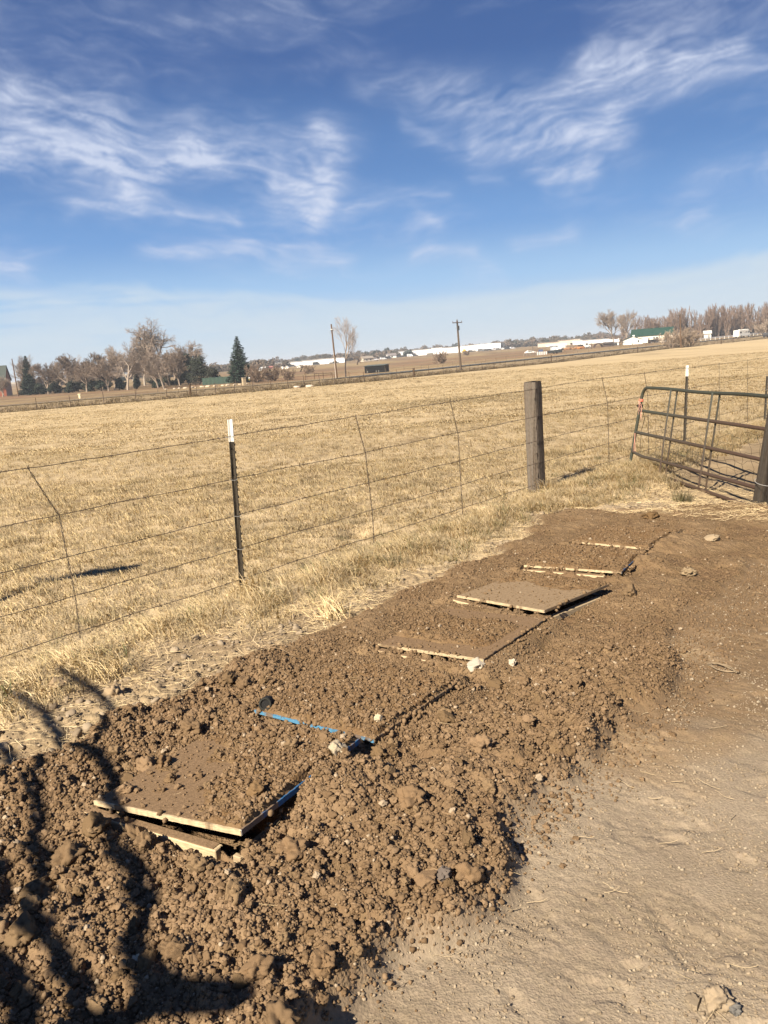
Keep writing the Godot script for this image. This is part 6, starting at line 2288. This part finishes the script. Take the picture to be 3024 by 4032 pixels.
	for k in 34:
		var bm := MB.new()
		bm.col = L(0.74, 0.73, 0.70) if k > 17 and k % 3 != 0 else (L(0.24, 0.19, 0.14) if k % 2 == 0 else L(0.13, 0.10, 0.08))
		bm.box(Vector3(k * 0.28, 0.6, -k * 0.13), Vector3(0.21, 1.2 + 0.1 * sin(k * 1.7), 0.05))
		part("picket", bm, M.paint, pf)

# ------------------------------------------------------------------ vehicles and yard things
func vehicle(called: String, label: String, cat: String, at: Vector3, turn: float, c: Color, outline: Array, half: float, glass: Array, wheels: Array, wr: float, group := "") -> Node3D:
	# side outline in x (forward) and y; glass: [x0, y0, x1, y1] on both sides
	var o := thing(called, label, cat, at, turn, group)
	var mb := MB.new()
	mb.col = c
	mb.prism(outline, -half, half)
	part("body", mb, M.paint, o)
	for q in glass:
		for s in [-1.0, 1.0]:
			var gm := MB.new()
			gm.col = L(0.025, 0.028, 0.032)
			gm.box(Vector3((q[0] + q[2]) * 0.5, (q[1] + q[3]) * 0.5, s * half), Vector3(q[2] - q[0], q[3] - q[1], 0.05), 0.02)
			part("window", gm, M.glass, o)
	for x in wheels:
		for s in [-1.0, 1.0]:
			var wm := MB.new()
			wm.col = L(0.02, 0.02, 0.02)
			wm.tube([Vector3(x, wr, s * (half - 0.22)), Vector3(x, wr, s * (half + 0.03))], wr, wr, 14)
			var wo := part("wheel", wm, M.rubber, o)
			var hm := MB.new()
			hm.col = L(0.4, 0.4, 0.4)
			hm.tube([Vector3(x, wr, s * half), Vector3(x, wr, s * (half + 0.05))], wr * 0.55, wr * 0.5, 10)
			part("rim", hm, M.paint, wo)
	return o

func screen_glass(o: Node3D, a: Vector3, b: Vector3, half: float) -> void:      # a windscreen or rear window across the body
	var gm := MB.new()
	gm.col = L(0.025, 0.028, 0.032)
	var n := (b - a).cross(Vector3(0, 0, 1)).normalized() * 0.03
	if n.x * (a.x + b.x) < 0:
		n = -n
	var lo := [a + Vector3(0, 0, -half), a + Vector3(0, 0, half), b + Vector3(0, 0, half), b + Vector3(0, 0, -half)]
	var hi := []
	for q in lo:
		hi.append(q + n)
	gm.face(hi, n)
	for k in 4:
		gm.face([lo[k], lo[(k + 1) % 4], hi[(k + 1) % 4], hi[k]], (lo[k] + lo[(k + 1) % 4]) * 0.5 - (a + b) * 0.5)
	part("windscreen", gm, M.glass, o)

func build_vehicles() -> void:
	var white := L(0.80, 0.79, 0.76)
	var sedan := [Vector2(-2.2, 0.35), Vector2(2.2, 0.35), Vector2(2.25, 0.72), Vector2(1.25, 0.93), Vector2(0.55, 1.42), Vector2(-1.1, 1.44), Vector2(-1.75, 0.98), Vector2(-2.25, 0.88)]
	var suv := [Vector2(-2.3, 0.4), Vector2(2.3, 0.4), Vector2(2.35, 0.95), Vector2(1.2, 1.1), Vector2(0.7, 1.75), Vector2(-2.1, 1.78), Vector2(-2.32, 1.1)]
	var van := [Vector2(-2.6, 0.4), Vector2(2.6, 0.4), Vector2(2.65, 1.05), Vector2(2.0, 1.3), Vector2(1.4, 2.25), Vector2(-2.55, 2.3)]
	# camper van on the road
	var rv := vehicle("camper_van", "white camper van with dark windows driving right along the road", "camper van", Vector3(154.2, -2.96, -353.5), 0.70, L(0.80, 0.77, 0.68),
		[Vector2(-4.7, 0.5), Vector2(3.4, 0.5), Vector2(3.5, 0.35), Vector2(5.0, 0.4), Vector2(5.1, 1.0), Vector2(4.7, 1.25), Vector2(4.35, 2.0), Vector2(3.9, 2.9), Vector2(3.2, 3.2), Vector2(2.4, 3.05), Vector2(-4.6, 2.95)], 1.2,
		[[-4.0, 1.65, -2.3, 2.35], [1.0, 1.75, 1.5, 2.35], [1.9, 1.75, 2.4, 2.35], [3.05, 1.65, 3.95, 2.45]], [-2.6, 3.9], 0.42)
	screen_glass(rv, Vector3(4.50, 1.70, 0), Vector3(4.12, 2.45, 0), 0.95)
	for s in [-1.0, 1.0]:
		var sm := MB.new()
		sm.col = L(0.28, 0.26, 0.22)
		sm.x = Transform3D(Basis(Vector3.BACK, -0.30), Vector3(-0.2, 2.0, s * 1.205))
		sm.box(Vector3.ZERO, Vector3(3.2, 0.10, 0.02))
		part("stripe", sm, M.paint, rv)
	var ac := MB.new()
	ac.col = L(0.74, 0.73, 0.70)
	ac.box(Vector3(-1.8, 3.05, 0), Vector3(1.2, 0.25, 0.9), 0.05)
	part("roof_vent", ac, M.paint, rv)
	# white van seen from behind, in front of the barn
	var sv := vehicle("white_van", "small white van seen end on before the cream barn", "van", Vector3(128.0, -3.2, -369.5), 1.75, white, [Vector2(-2.0, 0.35), Vector2(2.0, 0.35), Vector2(2.1, 0.8), Vector2(1.5, 1.0), Vector2(1.2, 1.72), Vector2(-1.9, 1.75)], 0.95, [[-1.5, 1.05, 0.9, 1.55]], [-1.3, 1.3], 0.32)
	for s in [-1.0, 1.0]:
		var gm := MB.new()
		gm.col = L(0.025, 0.028, 0.032)
		gm.box(Vector3(-1.95, 1.30, s * 0.42), Vector3(0.10, 0.46, 0.66), 0.02)
		part("window", gm, M.glass, sv)
	var lv := vehicle("white_van", "white van parked among the bare trees of the left grove", "van", Vector3(-84.6, -3.2, -303.0), -1.2, white, van, 1.0, [[0.2, 1.35, 1.4, 2.0]], [-1.7, 1.7], 0.36)
	screen_glass(lv, Vector3(2.05, 1.28, 0), Vector3(1.42, 2.22, 0), 0.9)
	var hood := MB.new()
	hood.col = L(0.45, 0.47, 0.50)
	hood.box(Vector3(2.66, 0.75, 0), Vector3(0.1, 0.55, 1.7), 0.03)
	part("grille", hood, M.paint, lv)
	vehicle("dark_car", "dark car at the right edge on the roadside", "car", Vector3(144.6, -3.2, -309.5), 0.75, L(0.02, 0.022, 0.024), suv, 0.9, [[-1.8, 1.15, 0.6, 1.6]], [-1.5, 1.5], 0.36)
	vehicle("dark_jeep", "dark brown car parked at the corner of the porch", "car", Vector3(132.2, -3.2, -399.0), 0.3, L(0.040, 0.028, 0.022), suv, 0.9, [[-1.8, 1.15, 0.6, 1.6]], [-1.5, 1.5], 0.38)
	vehicle("dark_car", "dark blue car under the trees right of the camper van", "car", Vector3(178.0, -3.2, -398.0), 0.4, L(0.025, 0.03, 0.04), suv, 0.9, [[-1.8, 1.15, 0.6, 1.6]], [-1.5, 1.5], 0.36)
	vehicle("white_pickup", "white car behind the pickets at the left of the yard", "car", Vector3(64.6, -3.2, -347.0), 0.2, white, sedan, 0.88, [[-1.2, 0.95, 0.7, 1.34]], [-1.35, 1.4], 0.32)
	vehicle("blue_car", "dark blue and white car behind the pickets, next to the trailer", "car", Vector3(70.0, -3.2, -352.0), 1.3, L(0.05, 0.07, 0.13), sedan, 0.88, [[-1.2, 0.95, 0.7, 1.34]], [-1.35, 1.4], 0.32)
	# tractor unit
	var st := vehicle("semi_truck", "white lorry cab with dark parts in the yard right of the junk pile", "lorry", Vector3(97.4, -3.2, -388.0), 0.35, white, [Vector2(-3.2, 0.6), Vector2(2.4, 0.6), Vector2(2.4, 1.35), Vector2(1.3, 1.5), Vector2(0.9, 2.6), Vector2(-1.2, 2.7), Vector2(-1.25, 1.2), Vector2(-3.2, 1.1)], 1.1, [[-0.3, 1.6, 0.8, 2.3]], [-2.4, 1.5], 0.48)
	var db := MB.new()
	db.col = L(0.04, 0.04, 0.045)
	db.box(Vector3(-2.3, 1.55, 0), Vector3(1.6, 0.8, 1.9), 0.05)
	part("load", db, M.paint, st)
	# black trailer
	var tl := thing("black_trailer", "long black open trailer in front of the junk pile", "trailer", Vector3(65.0, -3.2, -302.5), 0.05)
	var tb := MB.new()
	tb.col = L(0.022, 0.024, 0.026)
	tb.prism([Vector2(-2.4, 0.35), Vector2(2.45, 0.35), Vector2(2.45, 1.5), Vector2(-2.6, 1.25)], -1.0, 1.0)
	part("bed", tb, M.paint, tl)
	for k in 7:
		var rb := MB.new()
		rb.col = L(0.05, 0.055, 0.058)
		rb.box(Vector3(-2.1 + k * 0.7, 0.85, 1.02), Vector3(0.10, 0.95, 0.06))
		part("rib", rb, M.paint, tl)
	for x in [-0.5, 0.5]:
		var wm := MB.new()
		wm.col = L(0.02, 0.02, 0.02)
		wm.tube([Vector3(x, 0.33, 0.85), Vector3(x, 0.33, 1.08)], 0.33, 0.33, 12)
		part("wheel", wm, M.rubber, tl)
	# piles in the yard
	for q in [[90.9, -385.5, 3.6, 1.0, L(0.26, 0.15, 0.08), "long pile of brown junk and scrap wood in the yard"], [88.2, -398.0, 2.6, 1.5, L(0.76, 0.74, 0.70), "white tarp covered heap behind the black trailer"], [94.4, -384.0, 1.2, 1.0, L(0.30, 0.14, 0.06), "small rusty heap between the junk pile and the lorry cab"]]:
		var p := thing("junk_pile", q[5], "pile", Vector3(q[0], -3.2, q[1]))
		for k in 5:
			var m := tinted(ball(2, int(1300 + q[0] * 7 + k), 0.5, 5, Vector3(1.2, 0.8, 0.9), M.plain), (q[4] as Color) * rng.randf_range(0.7, 1.25))
			part_mesh("heap", m, p, Transform3D(Basis(Vector3.UP, k * 1.1).scaled(Vector3.ONE * q[3] * rng.randf_range(0.8, 1.1)), Vector3((k - 2) * q[2] * 0.42, q[3] * 0.45, rng.randf_range(-0.4, 0.4))))
	# rusty arched shelter
	var ar := thing("arched_shelter", "dark arched frame shelter in the yard left of the tall grey tree", "shelter", Vector3(104.5, -3.2, -391.0))
	for k in 3:
		var am := MB.new()
		am.col = L(0.07, 0.05, 0.04)
		var pts := []
		for i in 11:
			var a := PI * i / 10.0
			pts.append(Vector3(1.9 * cos(a), 1.9 * sin(a), -k * 1.2))
		am.tube(pts, 0.22, 0.22, 6)
		part("arch", am, M.plain, ar)
	# yellow machine by the warehouse
	var ye := thing("yellow_loader", "small yellow machine parked before the long white warehouse", "loader", Vector3(80.0, -3.2, -735.0), 0.2)
	var yb := MB.new()
	yb.col = L(0.62, 0.40, 0.03)
	yb.prism([Vector2(-2.2, 0.6), Vector2(2.4, 0.6), Vector2(2.0, 1.5), Vector2(0.9, 1.7), Vector2(0.6, 2.9), Vector2(-0.9, 2.9), Vector2(-1.2, 1.8), Vector2(-2.2, 1.5)], -1.0, 1.0)
	part("body", yb, M.paint, ye)
	for x in [-1.3, 1.4]:
		var wm := MB.new()
		wm.col = L(0.025, 0.025, 0.025)
		wm.tube([Vector3(x, 0.65, 0.8), Vector3(x, 0.65, 1.2)], 0.65, 0.65, 12)
		part("wheel", wm, M.rubber, ye)
	# cars parked in front of the warehouses
	var k := 0
	for q in [[86.5, -742.0, 0.02], [95.0, -742.0, 0.16], [99.5, -744.0, 0.03], [103.0, -744.0, 0.05], [107.5, -746.0, 0.7], [111.0, -746.0, 0.08], [114.5, -748.0, 0.75], [119.0, -748.0, 0.03], [124.0, -750.0, 0.7], [24.0, -742.0, 0.04], [33.0, -744.0, 0.7], [38.0, -744.0, 0.03], [8.0, -640.0, 0.7], [12.0, -650.0, 0.05], [2.0, -600.0, 0.72], [-26.0, -600.0, 0.03], [-40.0, -602.0, 0.04], [-57.0, -604.0, 0.05]]:
		var c := L(q[2], q[2], q[2] * 1.02)
		var big: bool = k % 3 == 1
		vehicle("parked_car", "%s %s parked before a white warehouse on the horizon" % ["white" if q[2] > 0.5 else ("grey" if q[2] > 0.1 else "dark"), "van" if big else "car"], "van" if big else "car", Vector3(q[0], -3.2, q[1]), 0.1 * (k % 5), c, van if big else suv, 0.95, [[-1.8, 1.15, 0.6, 1.6]], [-1.5, 1.5], 0.36, "vehicles parked before the warehouses")
		k += 1
